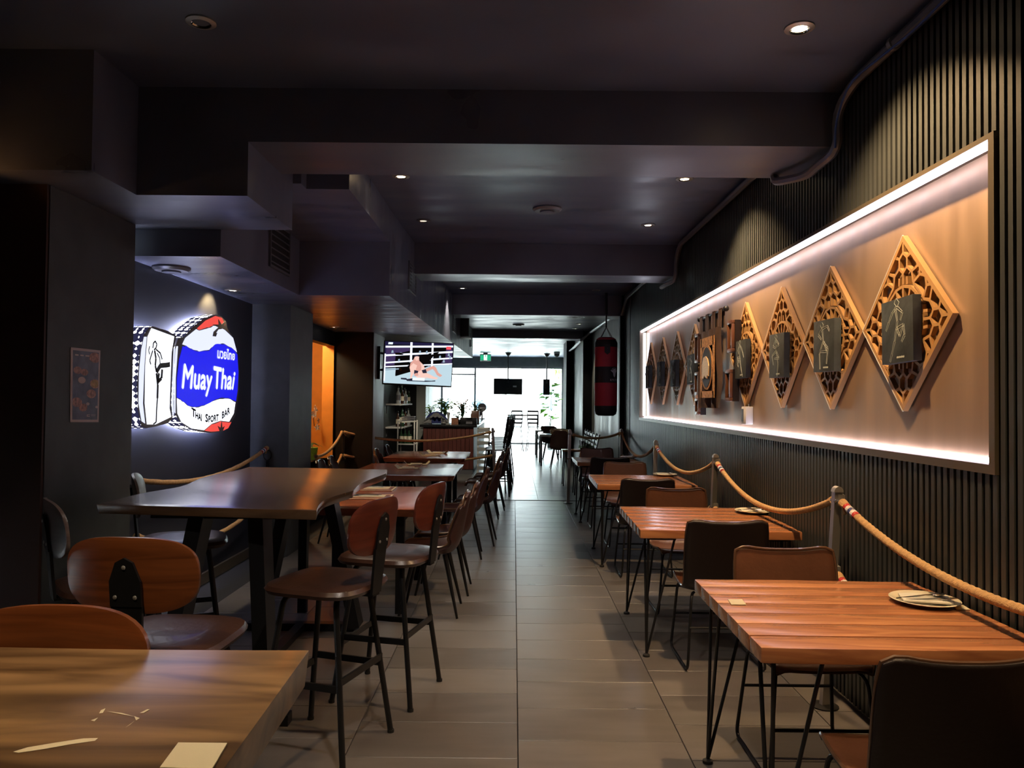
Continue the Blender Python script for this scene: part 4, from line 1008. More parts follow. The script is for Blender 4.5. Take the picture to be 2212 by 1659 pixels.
# ================================================================== PANEL DECORATION
def lattice():
    D = .416; s8 = []
    base = [((0, .80), (.085, .74)), ((.085, .74), (.085, .63)), ((.085, .63), (0, .57)), ((0, .80), (0, .93)), ((.085, .74), (.20, .78)), ((.085, .63), (.19, .56)), ((.19, .56), (.36, .62)),
            ((.19, .56), (.22, .43)), ((.22, .43), (.33, .33)), ((.22, .43), (.36, .50)), ((.36, .50), (.36, .62)), ((0, .57), (0, .44)), ((.09, .43), (.085, .52)), ((.36, .50), (.50, .46))]
    for k in range(16):
        a = PI / 8 * k; s8.append(((math.sin(a) * .14, math.cos(a) * .14), (math.sin(a) * .40, math.cos(a) * .40)))
        b = PI / 8 * (k + 1); s8.append(((math.sin(a) * .42, math.cos(a) * .42), (math.sin(b) * .42, math.cos(b) * .42)))
    for (p, q_) in base:
        for sw in (0, 1):
            for sx in (-1, 1):
                for sz in (-1, 1):
                    f = lambda t: (t[0] * sx, t[1] * sz) if not sw else (t[1] * sx, t[0] * sz)
                    s8.append((f(p), f(q_)))
    mb = MB()
    for p, q_ in s8:
        if p == q_: continue
        mb.bar((0, p[0] * D, p[1] * D), (0, q_[0] * D, q_[1] * D), .0135, .022, up=(1, 0, 0))
    lat = mb.mesh('lattice', M['gold'], smooth=0)
    mb = MB(); o_ = [(0, D), (D, 0), (0, -D), (-D, 0)]; i_ = [(a * .925, b * .925) for a, b in o_]
    for k in range(4):
        a, b, c, d = o_[k], o_[(k + 1) % 4], i_[(k + 1) % 4], i_[k]
        mb.hexa([(-.013, *a), (-.013, *b), (-.013, *c), (-.013, *d)], [(.013, *a), (.013, *b), (.013, *c), (.013, *d)])
    fr = mb.mesh('border', M['gold'], smooth=0)
    ed = MB()  # lit edge highlight put in as white bars on two sides
    for k in (0, 1):
        a, b = V(o_[k]), V(o_[(k + 1) % 4]); ed.bar((-.0105, a.x, a.y), (-.0105, b.x, b.y), .006, .006, up=(1, 0, 0))
    return lat, fr, ed.mesh('edge_highlight', M['white'], smooth=0)
LAT, FRM, EDG = lattice()
ORD = ('nearest', 'second', 'third', 'fourth, just this side of the brown banner,', 'fifth, just beyond the brown banner,', 'sixth', 'seventh', 'farthest')
poses = [[[(0, .42), (.06, .36), (.02, .30), (-.04, .36), (0, .42)], [(0, .30), (-.08, .24), (-.16, .12), (-.22, .02)], [(.02, .30), (.12, .22), (.08, .12)], [(-.02, .29), (.02, .12), (0, .02)], [(0, .02), (.14, .06), (.16, -.08), (.10, -.16)], [(0, .02), (-.04, -.14), (-.10, -.30), (-.14, -.40)], [(.0, .04), (.06, -.08), (.14, .05)]],
         [[(.05, .38), (.10, .33), (.05, .27), (0, .33), (.05, .38)], [(.04, .27), (-.12, .30), (-.18, .22)], [(.04, .27), (.16, .18), (.06, .10)], [(.04, .27), (.0, .05)], [(0, .05), (-.14, -.05), (-.10, -.30)], [(0, .05), (.12, -.12), (.10, -.38)], [(-.02, .06), (-.10, -.1), (.1, -.1), (.02, .06)]],
         [[(-.02, .40), (.04, .35), (-.01, .30), (-.06, .35), (-.02, .40)], [(-.02, .30), (-.14, .18), (-.04, .14)], [(-.02, .30), (.12, .20), (.02, .16)], [(-.02, .30), (0, .08)], [(0, .08), (-.18, .0), (-.12, -.18)], [(0, .08), (.08, -.16), (.04, -.40)], [(.02, .06), (.12, -.06), (-.08, -.06)]]]
for i, y in enumerate((3.53, 4.345, 5.15, 5.955, 7.66, 8.477, 9.294, 10.112)):
    t = thing('lattice_diamond', 'gold cut-out lattice diamond on the copper panel, %s of eight from the viewer' % ORD[i].replace(', just this side of the brown banner,', '').replace(', just beyond the brown banner,', ''), 'wall decoration', (1.846, y * 1.02 + .03, 1.943), 0, 'lattice diamonds')
    child(t, LAT, 'lattice'); child(t, FRM, 'border'); child(t, EDG, 'edge_highlight')
    c = thing('canvas', 'small slate canvas with a chalk fighter, on the %s lattice diamond' % ('nearest', 'second', 'third', 'fourth', 'fifth', 'sixth', 'seventh', 'farthest')[i], 'canvas', (1.810, y * 1.02 + .0 + (.02 if i % 2 else 0), 1.905 - .01 * (i % 3)), 0, 'slate canvases')
    c.rotation_euler = (R((-1.5, 1, .5, -1)[i % 4]), 0, 0)
    MB().box(-.02, .02, -.147, .147, -.152, .148).build('block', M['canvas'], c, bevel=.003)
    mb = MB()
    for ln in poses[i % 3]:
        ln = [(a * (-1 if i % 2 else 1) * .46, b * .36) for a, b in ln]
        for k in range(len(ln) - 1):
            d = V((ln[k + 1][0] - ln[k][0], ln[k + 1][1] - ln[k][1])); nn = V((-d.y, d.x)).normalized() * (.007 if len(ln) < 5 else 0)
            for sg_ in ((-1, 1) if len(ln) < 5 else (0,)):
                mb.bar((-.0208, -ln[k][0] - nn.x * sg_, ln[k][1] + nn.y * sg_), (-.0208, -ln[k + 1][0] - nn.x * sg_ * .6, ln[k + 1][1] + nn.y * sg_ * .6), .0024, .001, up=(1, 0, 0))
    mb.build('chalk_drawing', M['chalk'], c, smooth=0)
    mb = MB()
    for k in range(7): mb.bar((-.0208, .0 - k * .010, -.130 + .004 * (k % 2)), (-.0208, -.007 - k * .010, -.125 - .004 * (k % 2)), .008, .001, up=(1, 0, 0))
    mb.build('chalk_writing', M['chalk'], c, smooth=0)
# banner
t = thing('banner', 'brown velvet banner with gold embroidered elephant oval hung from a rod on the copper panel', 'wall hanging', (1.76, 6.85, 1.6))
X0 = 1.765
at(t, MB().tube([(X0, 6.42, 2.345), (X0, 7.30, 2.345)], .012, 8).sphere((X0, 6.41, 2.345), .026).sphere((X0, 7.31, 2.345), .026), 'rod', M['black'])
for y in (6.5, 6.72, 6.95, 7.17):
    at(t, MB().box(X0 - .016, X0 - .012, y, y + .09, 2.20, 2.35).box(X0 + .012, X0 + .016, y, y + .09, 2.20, 2.35).box(X0 - .016, X0 + .016, y, y + .09, 2.355, 2.361), 'hanging_loop', M['banner'], smooth=0)
rows = []
for j in range(13):
    z = 2.21 - .70 * j / 12; w = .37 - .03 * math.sin(j * .5)
    rows.append([(X0 - .02 + .018 * math.sin(k * 1.3 + j * .35) * (.4 + j / 16), 6.85 - w + 2 * w * k / 16, z) for k in range(17)])
at(t, MB().grid(rows), 'cloth', M['banner'], fix=False)
def ribbon_patch(y0, y1, za, zb, nm, m, dx=-.048): return at(t, MB().box(X0 + dx, X0 + dx + .004, y0, y1, za, zb), nm, m, smooth=0)
for a in ((6.63, 7.07, 2.06, 2.14), (6.63, 7.07, 1.60, 1.66)): ribbon_patch(*a, 'embroidered_band', M['embroid'])
for a in ((6.60, 6.66, 1.60, 2.14), (7.04, 7.10, 1.60, 2.14)): ribbon_patch(*a, 'embroidered_band', M['embroid'])
ov = lambda r1, r2, n=26: [(6.85 + r1 * math.cos(2 * PI * k / n), 1.87 + r2 * math.sin(2 * PI * k / n)) for k in range(n)]
at(t, MB().prism(ov(.20, .20), lambda a, b: (X0 - .046, a, b), lambda a, b: (X0 - .052, a, b)), 'oval_rim', M['embroid'], smooth=0)
at(t, MB().prism(ov(.17, .18), lambda a, b: (X0 - .052, a, b), lambda a, b: (X0 - .054, a, b)), 'oval_ground', M['blackmat'], smooth=0)
eleph = [(6.97, 1.78), (6.97, 1.90), (6.93, 1.96), (6.85, 1.97), (6.78, 1.94), (6.74, 1.88), (6.75, 1.79), (6.79, 1.80), (6.80, 1.77), (6.85, 1.78), (6.89, 1.80), (6.93, 1.77)]
at(t, MB().prism(eleph, lambda a, b: (X0 - .054, a, b), lambda a, b: (X0 - .062, a, b)), 'figure_patch', mat('sequin cloth', (.55, .36, .16), .4, metal=.4, bump=.6, bs=50), smooth=0)
# small frames beside the banner
for (y, z, h, lb) in ((6.28, 2.10, .26, 'upper small carved frame right of the banner'), (6.33, 1.70, .26, 'lower small carved frame right of the banner'), (7.42, 2.08, .28, 'upper small carved frame left of the banner'), (7.42, 1.74, .22, 'middle small carved frame left of the banner'), (7.40, 1.52, .16, 'lowest small carved frame left of the banner')):
    f = thing('small_frame', lb, 'frame', (1.80, y, z))
    MB().box(-.02, .03, -.075, .075, -h / 2, h / 2).build('backing', M['leatherdark'], f, smooth=0)
    for a in ((-.075, .075, h / 2 - .03, h / 2), (-.075, .075, -h / 2, -h / 2 + .03), (-.075, -.05, -h / 2 + .03, h / 2 - .03), (.05, .075, -h / 2 + .03, h / 2 - .03)):
        MB().box(-.045, -.02, *a).build('moulding', M['leather'], f, bevel=.006)
    MB().box(-.026, -.02, -.03, .03, -h / 2 + .06, h / 2 - .06).build('inner_moulding', M['chrome'], f, smooth=0)
t = thing('thermostat', 'small pale control box low on the copper panel below the fourth diamond', 'thermostat', (1.865, 6.05, 1.46))
MB().box(-.06, 0, -.06, .06, -.07, .07).build('housing', M['white'], t, bevel=.01)
MB().box(-.063, -.06, .0, .045, -.05, .05).build('screen', M['sdark'], t, smooth=0)
MB().tube([(-.02, .0, .07), (-.02, 0, .09)], .004, 6).build('wire', M['white'], t)

# ================================================================== PUNCHING BAG
BX, BY = 1.445, 12.1
t = thing('punching_bag', 'red and black punching bag hanging on chains at the end of the slatted wall', 'punching bag', (BX, BY, 1.33))
rb = .175
def band(z0, z1, name, m, par=t, r=rb):
    return MB().lathe([(r, z0), (r * 1.01, z0 + .01), (r * 1.01, z1 - .01), (r, z1)], 32, caps=False).build(name, m, par)
MB().lathe([(.001, 0), (.12, .004), (.16, .03), (rb, .08), (rb, .16)], 32, caps=False).build('bottom_cap', M['bagblack'], t)
band(.16, .52, 'lower_red_body', M['bagred']); band(.52, .77, 'middle_band', M['bagblack']); band(.77, 1.08, 'upper_red_body', M['bagred'])
MB().lathe([(rb * 1.01, 1.08), (rb * 1.01, 1.15), (.15, 1.20), (.1, 1.225), (.001, 1.23)], 32, caps=False).build('top_cap', M['bagblack'], t)
MB().lathe([(.152, 1.19), (.155, 1.205), (.11, 1.235)], 32, caps=False).build('red_rim', M['bagred'], t)
def wrap(a, b, r=rb * 1.02 + .001): th = a / r; return (r * math.sin(th), -r * math.cos(th), b)
fl_ = MB(); 
tb = [(-.045, 1.12), (.045, 1.12), (.045, .99), (.0, .955), (-.045, .99)]
fl_.prism(tb, lambda a, b: wrap(a, b), lambda a, b: wrap(a, b, rb * 1.02 + .008)); fl_.build('strap_tab', M['bagblack'], t, smooth=0)
rv = MB()
for z in (1.05, 1.01): rv.sphere(wrap(0, z, rb * 1.02 + .01), .008, 8, 5)
rv.build('rivet', M['steel'], t)
em = MB(); c0 = .125
head = [(c0 - .075, .715), (c0 - .05, .69), (c0 - .03, .675), (c0 - .02, .63), (c0, .60), (c0 + .02, .63), (c0 + .03, .675), (c0 + .05, .69), (c0 + .075, .715), (c0 + .035, .71), (c0 + .02, .735), (c0 - .02, .735), (c0 - .035, .71)]
em.prism(head, lambda a, b: wrap(a, b), lambda a, b: wrap(a, b, rb * 1.02 + .003))
for k in range(10):
    a0, a1 = PI * k / 10, PI * (k + 1) / 10; em.bar(wrap(c0 + .05 * math.cos(a0), .715 + .035 * math.sin(a0)), wrap(c0 + .05 * math.cos(a1), .715 + .035 * math.sin(a1)), .008, .004, up=(0, 0, 1))
text_mb('KYOTO', lambda a, b: wrap(c0 - .075 + .15 * a, .545 + .035 * b, rb * 1.02 + .003), em)
em.build('emblem', mat('emblem print', (.85, .80, .88), .6), t, smooth=0, fix=False)
mb = MB()
for k in range(4): a = PI / 4 + PI / 2 * k; mb.tube([(.14 * math.cos(a), .14 * math.sin(a), 1.20), (0, 0, 1.40)], .006, 6)
mb.build('chain', M['chrome'], t)
MB().tube([(0, 0, 1.39), (0, 0, 1.60)], .012, 8).tube([(0, 0, 1.60), (0, 0, CZ - 1.33)], .02, 8).build('hanging_strap', M['bagblack'], t)

# ================================================================== TELEVISIONS
def tv_pt(corners):
    tl, tr, br, bl = corners
    return lambda s, t_, d=0: (bl * (1 - s) + br * s) * (1 - t_) + (tl * (1 - s) + tr * s) * t_
c4 = [px(832, 737, Y=10.95), px(979, 743, Y=11.25), px(974, 834, Y=11.15), px(828, 827, Y=10.85)]
f = tv_pt(c4); nrm = (c4[1] - c4[0]).cross(c4[3] - c4[0]).normalized()
if nrm.y > 0: nrm = -nrm
t = thing('television', 'wall television showing a ring fight, mounted on the concrete pillar', 'television', c4[3])
def tvbox(s0, s1, t0, t1, d0, d1, name, m):
    pts = [f(s0, t0), f(s1, t0), f(s1, t1), f(s0, t1)]
    return at(t, MB().hexa([p + nrm * d0 for p in pts], [p + nrm * d1 for p in pts]), name, m, smooth=0)
tvbox(-.012, 1.012, -.02, 1.02, -.05, 0, 'case', M['blackmat'])
TVM = [emit('tv navy', (.012, .010, .045), 1), emit('tv rope white', (.80, .86, 1), 1.2), emit('tv mat', (.50, .66, .74), 1.0), emit('tv skin', (.72, .36, .30), 1.0), emit('tv skin light', (.9, .58, .5), 1.0),
       emit('tv black', (.02, .02, .04), 1), emit('tv red', (.9, .08, .1), 1.2), emit('tv pale', (.7, .85, .95), 1.2), emit('tv purple', (.05, .03, .10), 1), emit('tv shade', (.30, .40, .50), 1)]
mb = MB(); lay = [0]
def poly(pts, k):
    lay[0] += 1; d = .0005 + lay[0] * .00012; mb.k = k
    mb._add([f(a, 1 - b) + nrm * d for a, b in pts], [tuple(range(len(pts)))])
poly([(0, 0), (1, 0), (1, 1), (0, 1)], 0)
poly([(.02, .14), (.36, .14), (.36, .5), (.02, .6)], 8); poly([(.70, .12), (.99, .12), (.99, .45), (.70, .48)], 8)
poly([(0, .66), (.36, .60), (.70, .52), (1, .46), (1, 1), (0, 1)], 2); poly([(0, .68), (1, .48), (1, .50), (0, .71)], 9)
for y0, y1, w in ((.11, .04, .045), (.32, .17, .045), (.50, .32, .038), (.60, .46, .03)): poly([(.01, y0), (1, y1), (1, y1 + w), (.01, y0 + w)], 1)
for x, w in ((.37, .032), (.685, .028)): poly([(x - .005, 0), (x + w - .005, 0), (x + w, .58), (x, .58)], 1)
poly([(0, .3), (.02, .3), (.02, .95), (0, .95)], 1)
poly([(.05, .02), (.115, .02), (.11, .07), (.045, .07)], 7); poly([(.90, .07), (.97, .07), (.97, .14), (.90, .14)], 6)
# fighters
poly([(.42, .42), (.44, .34), (.48, .33), (.50, .36), (.51, .44), (.55, .50), (.59, .58), (.59, .68), (.54, .76), (.50, .74), (.46, .72), (.40, .70), (.37, .62), (.38, .50)], 3)
poly([(.44, .40), (.435, .34), (.45, .31), (.49, .31), (.505, .34), (.50, .41), (.47, .44)], 4); poly([(.432, .35), (.44, .30), (.49, .295), (.505, .34), (.47, .33)], 5)
poly([(.37, .60), (.42, .50), (.48, .55), (.46, .66), (.42, .80), (.40, .88), (.385, .86), (.39, .74)], 4)
poly([(.52, .46), (.58, .54), (.59, .64), (.54, .72), (.49, .74), (.49, .71), (.54, .66), (.545, .58)], 4)
poly([(.44, .66), (.50, .68), (.50, .78), (.46, .80), (.44, .74)], 5)
poly([(.50, .70), (.58, .68), (.66, .74), (.74, .80), (.80, .82), (.78, .86), (.66, .84), (.55, .80), (.48, .78)], 4)
poly([(.58, .64), (.66, .58), (.72, .54), (.76, .58), (.80, .70), (.86, .76), (.83, .80), (.78, .76), (.74, .66), (.71, .62), (.64, .68), (.60, .72)], 3)
poly([(.44, .76), (.47, .73), (.50, .745), (.505, .79), (.47, .81), (.445, .80)], 3); poly([(.47, .80), (.56, .80), (.64, .85), (.56, .86), (.48, .84)], 4)
poly([(.55, .66), (.61, .63), (.63, .72), (.57, .73)], 5)
poly([(.25, .86), (.33, .86), (.34, .885), (.42, .86), (.43, .90), (.70, .90), (.76, .885), (.76, .91), (.62, .93), (.34, .93), (.33, .905), (.25, .895)], 5)
poly([(.42, .84), (.60, .84), (.60, .91), (.42, .91)], 7)
for a, b in ((.10, .22), (.22, .26), (.2, .42), (.5, .2), (.6, .2), (.8, .3), (.93, .24), (.95, .3), (.86, .40)): poly([(a, b), (a + .02, b - .01), (a + .03, b + .05), (a - .005, b + .06)], 9)
at(t, mb, 'screen', TVM, smooth=0, fix=False)
w = f(0, .5)
at(t, MB().box(-1.96, -1.92, 11.0, 11.12, 1.85, 2.32).bar((-1.94, 11.06, 2.22), w + V((.25, .06, .12)), .05, .03).bar((-1.94, 11.06, 1.98), w + V((.25, .06, -.1)), .05, .03), 'wall_bracket', M['black'], smooth=0)
for x0, x1, y, lb in ((-.66, .27, 25.0, 'back of a hanging television in front of the shop window, wider of two'), (.96, 1.18, 25.3, 'side-turned hanging television near the right end of the shop window')):
    t = thing('hanging_television', lb, 'television', ((x0 + x1) / 2, y, 1.75))
    w = (x1 - x0) / 2
    MB().box(-w, w, -.03, .04, 0, .52).build('case', M['blackmat'], t, bevel=.01)
    MB().box(-w * .5, w * .5, -.06, -.03, .12, .36).build('rear_cover', M['black'], t, smooth=0)
    MB().tube([(0, -.08, .3), (0, -.08, 3.11 - 1.75 - .1)], .022, 8).tube([(0, -.08, 3.11 - 1.85), (0, -.08, 3.11 - 1.75)], [.05, .12], 10).box(-.06, .06, -.1, -.055, .2, .38).build('ceiling_pole', M['black'], t, smooth=0)
    if w > .3: MB().box(w * .35, w * .6, -.065, -.06, .24, .29).build('label_sticker', M['white'], t, smooth=0)
# exit sign
ex = [px(u, v, Y=25.2) for u, v in ((1037, 765), (1060.5, 765), (1060.5, 780), (1037, 780))]
c = (ex[0] + ex[2]) / 2
t = thing('exit_sign', 'green and white exit sign hanging before the shop front header', 'exit sign', c)
w, h = (ex[1].x - ex[0].x) / 2, (ex[0].z - ex[3].z) / 2
MB().box(-w, w, -.03, .03, -h, h).build('housing', M['white'], t, smooth=0)
for s in (-1, 1): MB().box(min(s * w * .92, s * w * .3), max(s * w * .92, s * w * .3), -.034, -.03, -h * .75, h * .75).build('green_panel', M['exitgreen'], t, smooth=0)
MB().box(-w * .3, w * .3, -.034, -.03, -h * .75, h * .75).build('white_panel', M['exitwhite'], t, smooth=0)
mb = MB()
for a, b in (((0, .4), (.02, .1)), ((.02, .1), (-.08, -.15)), ((.02, .1), (.10, -.1)), ((.10, -.1), (.14, -.45)), ((0, .4), (.1, .25)), ((0, .4), (-.1, .2)), ((-.08, -.15), (-.06, -.5))): mb.bar((a[0] * 2 * w, -.036, a[1] * h), (b[0] * 2 * w, -.036, b[1] * h), .012, .002, up=(0, 1, 0))
mb.sphere((0, -.036, h * .55), .02, 8, 6); mb.build('running_figure', M['exitgreen'], t, smooth=0)
MB().box(-.07, .07, -.02, .02, h, 3.11 - c.z).build('mount', M['pipe'], t, smooth=0)
p = px(1203, 748, Y=24.5)
t = thing('dome_camera', 'small black dome camera on the ceiling near the shop front', 'camera', (p.x, p.y, 3.11))
MB().lathe([(.10, 0), (.10, -.05), (.08, -.06)], 16, caps=False).build('base', M['white'], t); MB().sphere((0, 0, -.07), .09, 12, 8).build('dome', M['blackmat'], t)

# ================================================================== BAR
BCY = 16.2
t = thing('bar_counter', 'bar counter clad in dark red brown boards with a black top', 'counter', (-1.37, BCY, 0))
MB().box(-.53, .53, .03, 6.0, .08, .985).build('carcass', M['blackmat'], t, smooth=0)
bd = MB().box(0, .083, 0, .022, .10, .985).mesh('board', M['bar'], smooth=0, bevel=.004, bseg=1)
for k in range(12): child(t, bd, 'board', (-.53 + k * .0885, 0, 0))
MB().box(-.60, .60, -.06, 6.0, .985, 1.035).build('worktop', M['bartop'], t, bevel=.006)
MB().box(-.52, .52, .0, .03, .0, .09).build('plinth', M['pipe'], t, smooth=0)
def bz(u, v): return px(u, v, Y=BCY + .25)
# shell tray
p = bz(942, 920); t = thing('shell_dish', 'ribbed silver shell-shaped dish on the left of the bar counter', 'dish', (p.x, BCY + .22, 1.035))
mb = MB(); rows = []
for j in range(7):
    a = j / 6; rows.append([((.10 + .15 * a) * math.cos(PI * k / 36) * 1.05, -.10 * a + .06 + .03 * a * math.sin(k * 1.57), .01 + .24 * (math.sin(PI * k / 36) ** .7) * (1 - .40 * a) + .012 * math.sin(k * 1.57 + .5)) for k in range(37)])
mb.grid(rows); mb.build('shell', M['silver'], t, fix=False)
rows2 = [[(.25 * math.cos(PI * k / 24), .10 - .0 * j, .02 + .25 * math.sin(PI * k / 24) * j / 4) for k in range(25)] for j in range(5)]
MB().grid(rows2).build('lid', M['navy'], t, fix=False)
def leafy(name, label, cat, loc, h, r, n, m, seed, pot=None, size=.05, potm=None):
    rnd = random.Random(seed); t = thing(name, label, cat, loc)
    ph = pot or .0
    if pot: MB().lathe([(.001, 0), (r * .45, 0), (r * .6, ph), (r * .5, ph), (.001, ph - .01)], 16, caps=False).build('pot', potm or M['bartop'], t)
    mb = MB(); st = MB()
    for i in range(n):
        a = rnd.uniform(0, 2 * PI); rr = r * rnd.uniform(.2, 1); hh = ph + h * rnd.uniform(.3, 1)
        e1 = V((rr * math.cos(a), rr * math.sin(a), hh)); st.tube([(0, 0, ph - .005), (rr * .3 * math.cos(a), rr * .3 * math.sin(a), ph + (hh - ph) * .6), e1], .003, 4, caps=False)
        d = V((math.cos(a), math.sin(a), rnd.uniform(-.5, .5))).normalized(); s = d.cross(V((0, 0, 1))).normalized(); L = size * rnd.uniform(.7, 1.4); up = V((0, 0, L * .15))
        mb._add([e1, e1 + d * L * .4 + s * L * .32 + up, e1 + d * L, e1 + d * L * .4 - s * L * .32 + up], [(0, 1, 2, 3)])
    tag(mb.build('foliage', m, t, smooth=0, fix=False), kind='stuff'); st.build('stem', M['darkgreen'], t)
    return t
leafy('potted_plant', 'bushy pale green plant on the bar counter behind the shell dish', 'plant', (-1.50, BCY + .55, 1.036), .42, .17, 110, M['green'], 5, .12, .09)
leafy('potted_plant', 'lime green plant at the left end of the bar counter', 'plant', (-1.80, BCY + .45, 1.036), .30, .08, 50, M['lime'], 6, .10, .07)
leafy('dried_bouquet', 'brown dried flower bouquet on the bar counter', 'flowers', (-1.12, BCY + .62, 1.036), .44, .16, 120, M['dried'], 8, .10, .07)
leafy('potted_plant', 'dark leafy plant in a black crate on the bar counter, right side', 'plant', (-.84, BCY + .55, 1.20), .3, .14, 60, M['darkgreen'], 9, .05, .06)
leafy('potted_plant', 'small dark succulent in front of the dried bouquet on the counter', 'plant', (-1.20, BCY + .30, 1.036), .18, .09, 40, M['darkgreen'], 10, .08, .06)
p = bz(970, 921); t = thing('glass_vase', 'tall clear glass vase right of the shell dish', 'vase', (p.x, BCY + .06, 1.035))
MB().lathe([(.05, 0), (.05, .012), (.018, .03), (.022, .12), (.045, .26)], 16).build('body', M['bottlec'], t)
def sbox(name, label, cat, u0, u1, v0, v1, yy, d, m, z=None):
    a = px(u0, v0, Y=yy); b = px(u1, v1, Y=yy); z0 = b.z if z is None else z
    t = thing(name, label, cat, ((a.x + b.x) / 2, yy, z0)); w = abs(b.x - a.x) / 2
    MB().box(-w, w, 0, d, 0, a.z - z0).build('body', m, t, bevel=.008); return t, w, a.z - z0
t, w, h = sbox('box', 'small terracotta coloured box on the bar counter', 'box', 975, 990, 903, 919, BCY + .1, .12, M['dried'], 1.035)
MB().box(-w - .004, w + .004, -.004, .124, h - .012, h + .004).build('lid', M['leather'], t, smooth=0)
t, w, h = sbox('ice_bucket', 'black bucket with a round pale label on the bar counter', 'bucket', 994, 1030, 902, 921, BCY + .0, .22, M['bartop'], 1.035)
MB().lathe([(.001, 0), (.075, 0), (.075, .004), (.001, .004)], 20).build('round_label', M['cream'], t).location = (0, -.002, h); 
MB().box(-.05, .08, -.006, 0, .02, .07).build('grey_label', M['pipe'], t, smooth=0)
t, w, h = sbox('paper_bag', 'brown paper bag standing at the right end of the bar counter', 'bag', 1018, 1035, 887, 915, BCY + .25, .1, M['leather'], 1.035)
MB().tube([(-w * .5, .05, h), (-w * .4, .05, h + .05), (w * .4, .05, h + .05), (w * .5, .05, h)], .004, 6).build('handle', M['cream'], t)
t = thing('tablet_stand', 'tilted grey tablet screen on the bar counter, seen from behind', 'tablet', (-.80, BCY + .9, 1.036))
MB().hexa([(-.10, 0, .1), (.04, 0, .1), (.04, .02, .1), (-.10, .02, .1)], [(.02, .05, .36), (.16, .05, .36), (.16, .07, .36), (.02, .07, .36)]).build('screen', M['pipe'], t, smooth=0)
MB().bar((0, .02, 0), (.0, .03, .12), .03, .02).box(-.07, .07, -.04, .08, 0, .012).build('foot', M['black'], t, smooth=0)
t, w, h = sbox('basket', 'black wire basket stacked on the far part of the bar', 'basket', 1044, 1062, 876, 897, BCY + 1.0, .2, M['bartop'])
t.location.z = 1.036; t.location.x = -.87
for s in (-1, 1): MB().tube([(s * w, 0, h), (s * w, .2, h)], .008, 6).build('handle', M['chrome'], t)
t = thing('round_fan', 'round dark table fan silhouetted against the window', 'fan', (-.88, BCY + 5.2, 1.036))
MB().tube([(0, -.03, .32), (0, .05, .32)], .12, 20).build('cage', M['pipe'], t); MB().tube([(0, 0, .0), (0, 0, .21)], .02, 8).lathe([(.08, 0), (.07, .02)], 16).build('stand', M['black'], t)
# crate beside the bar
t = thing('slatted_crate', 'pale slatted crate unit beside the right side of the bar counter', 'crate', (-.62, 15.9, 0))
for z in (.12, .25, .38, .51, .64, .77, .90): MB().box(-.13, .13, -.02, 0, z, z + .075).build('slat', M['bottlec'], t, smooth=0)
for x in (-.13, .10): MB().box(x, x + .03, 0, .25, 0, .99).build('upright', M['white'], t, smooth=0)
MB().box(-.13, .13, .0, .25, .96, .99).build('top', M['white'], t, smooth=0)
# bistro stools along the bar
def bistro(label, loc, rz):
    t = thing('bistro_stool', label, 'bar stool', loc, rz, 'metal stools lined up along the bar')
    MB().lathe([(.001, .765), (.17, .762), (.185, .75), (.18, .738), (.001, .735)], 20, sup=3, caps=False).build('seat', M['pipe'], t)
    for sx in (-1, 1):
        for sy in (-1, 1): MB().tube([(sx * .14, sy * .14, .74), (sx * .21, sy * .21, 0)], .012, 6).build('leg', M['black'], t)
        MB().tube([(sx * .15, -.15, .74), (sx * .17, -.20, .98), (sx * .16, -.235, 1.25)], .015, 6).build('back_post', M['black'], t)
    for z, y in ((1.23, -.233), (1.11, -.218), (.99, -.203), (.87, -.175)): MB().bar((-.165, y, z), (.165, y, z), .014, .055).build('back_slat', M['black'], t, smooth=0)
    mb = MB()
    for s in (-1, 1): mb.tube([(s * .19, -.19, .25), (s * .19, .19, .25)], .008, 6); mb.tube([(-.19, s * .19, .25), (.19, s * .19, .25)], .008, 6)
    mb.build('foot_ring', M['black'], t)
    return t
b0 = bistro('black metal bar stool in the row along the bar, nearest of nine', (-.27, 12.65, 0), R(90))
for i, y in enumerate((13.15, 13.65, 14.15, 14.65, 15.15, 15.65, 16.2, 16.8)):
    dup(b0, (-.29 + .03 * (i % 3), y, 0), R((80, 97, 86, 74, 92)[i % 5]), 'black metal bar stool in the row along the bar, %s of nine' % ('second', 'third', 'fourth', 'fifth', 'sixth', 'seventh', 'eighth', 'farthest')[i])
# window table with two stools
t = thing('window_table', 'tall slim table with a wooden top against the shop window', 'table', (.30, 24.6, 0))
MB().box(-.50, .50, -.25, .25, 1.07, 1.11).build('tabletop', M['leather'], t, bevel=.008)
for sx in (-1, 1):
    for sy in (-1, 1): MB().bar((sx * .46, sy * .2, 1.07), (sx * .46, sy * .2, 0), .03, .03, up=(0, 1, 0)).build('leg', M['black'], t, smooth=0)
b1 = dup(b0, (.08, 23.85, 0), R(5), 'metal bar stool at the tall window table, left of two', 'stools at the window table'); dup(b0, (.62, 23.85, 0), R(-8), 'metal bar stool at the tall window table, right of two', 'stools at the window table')
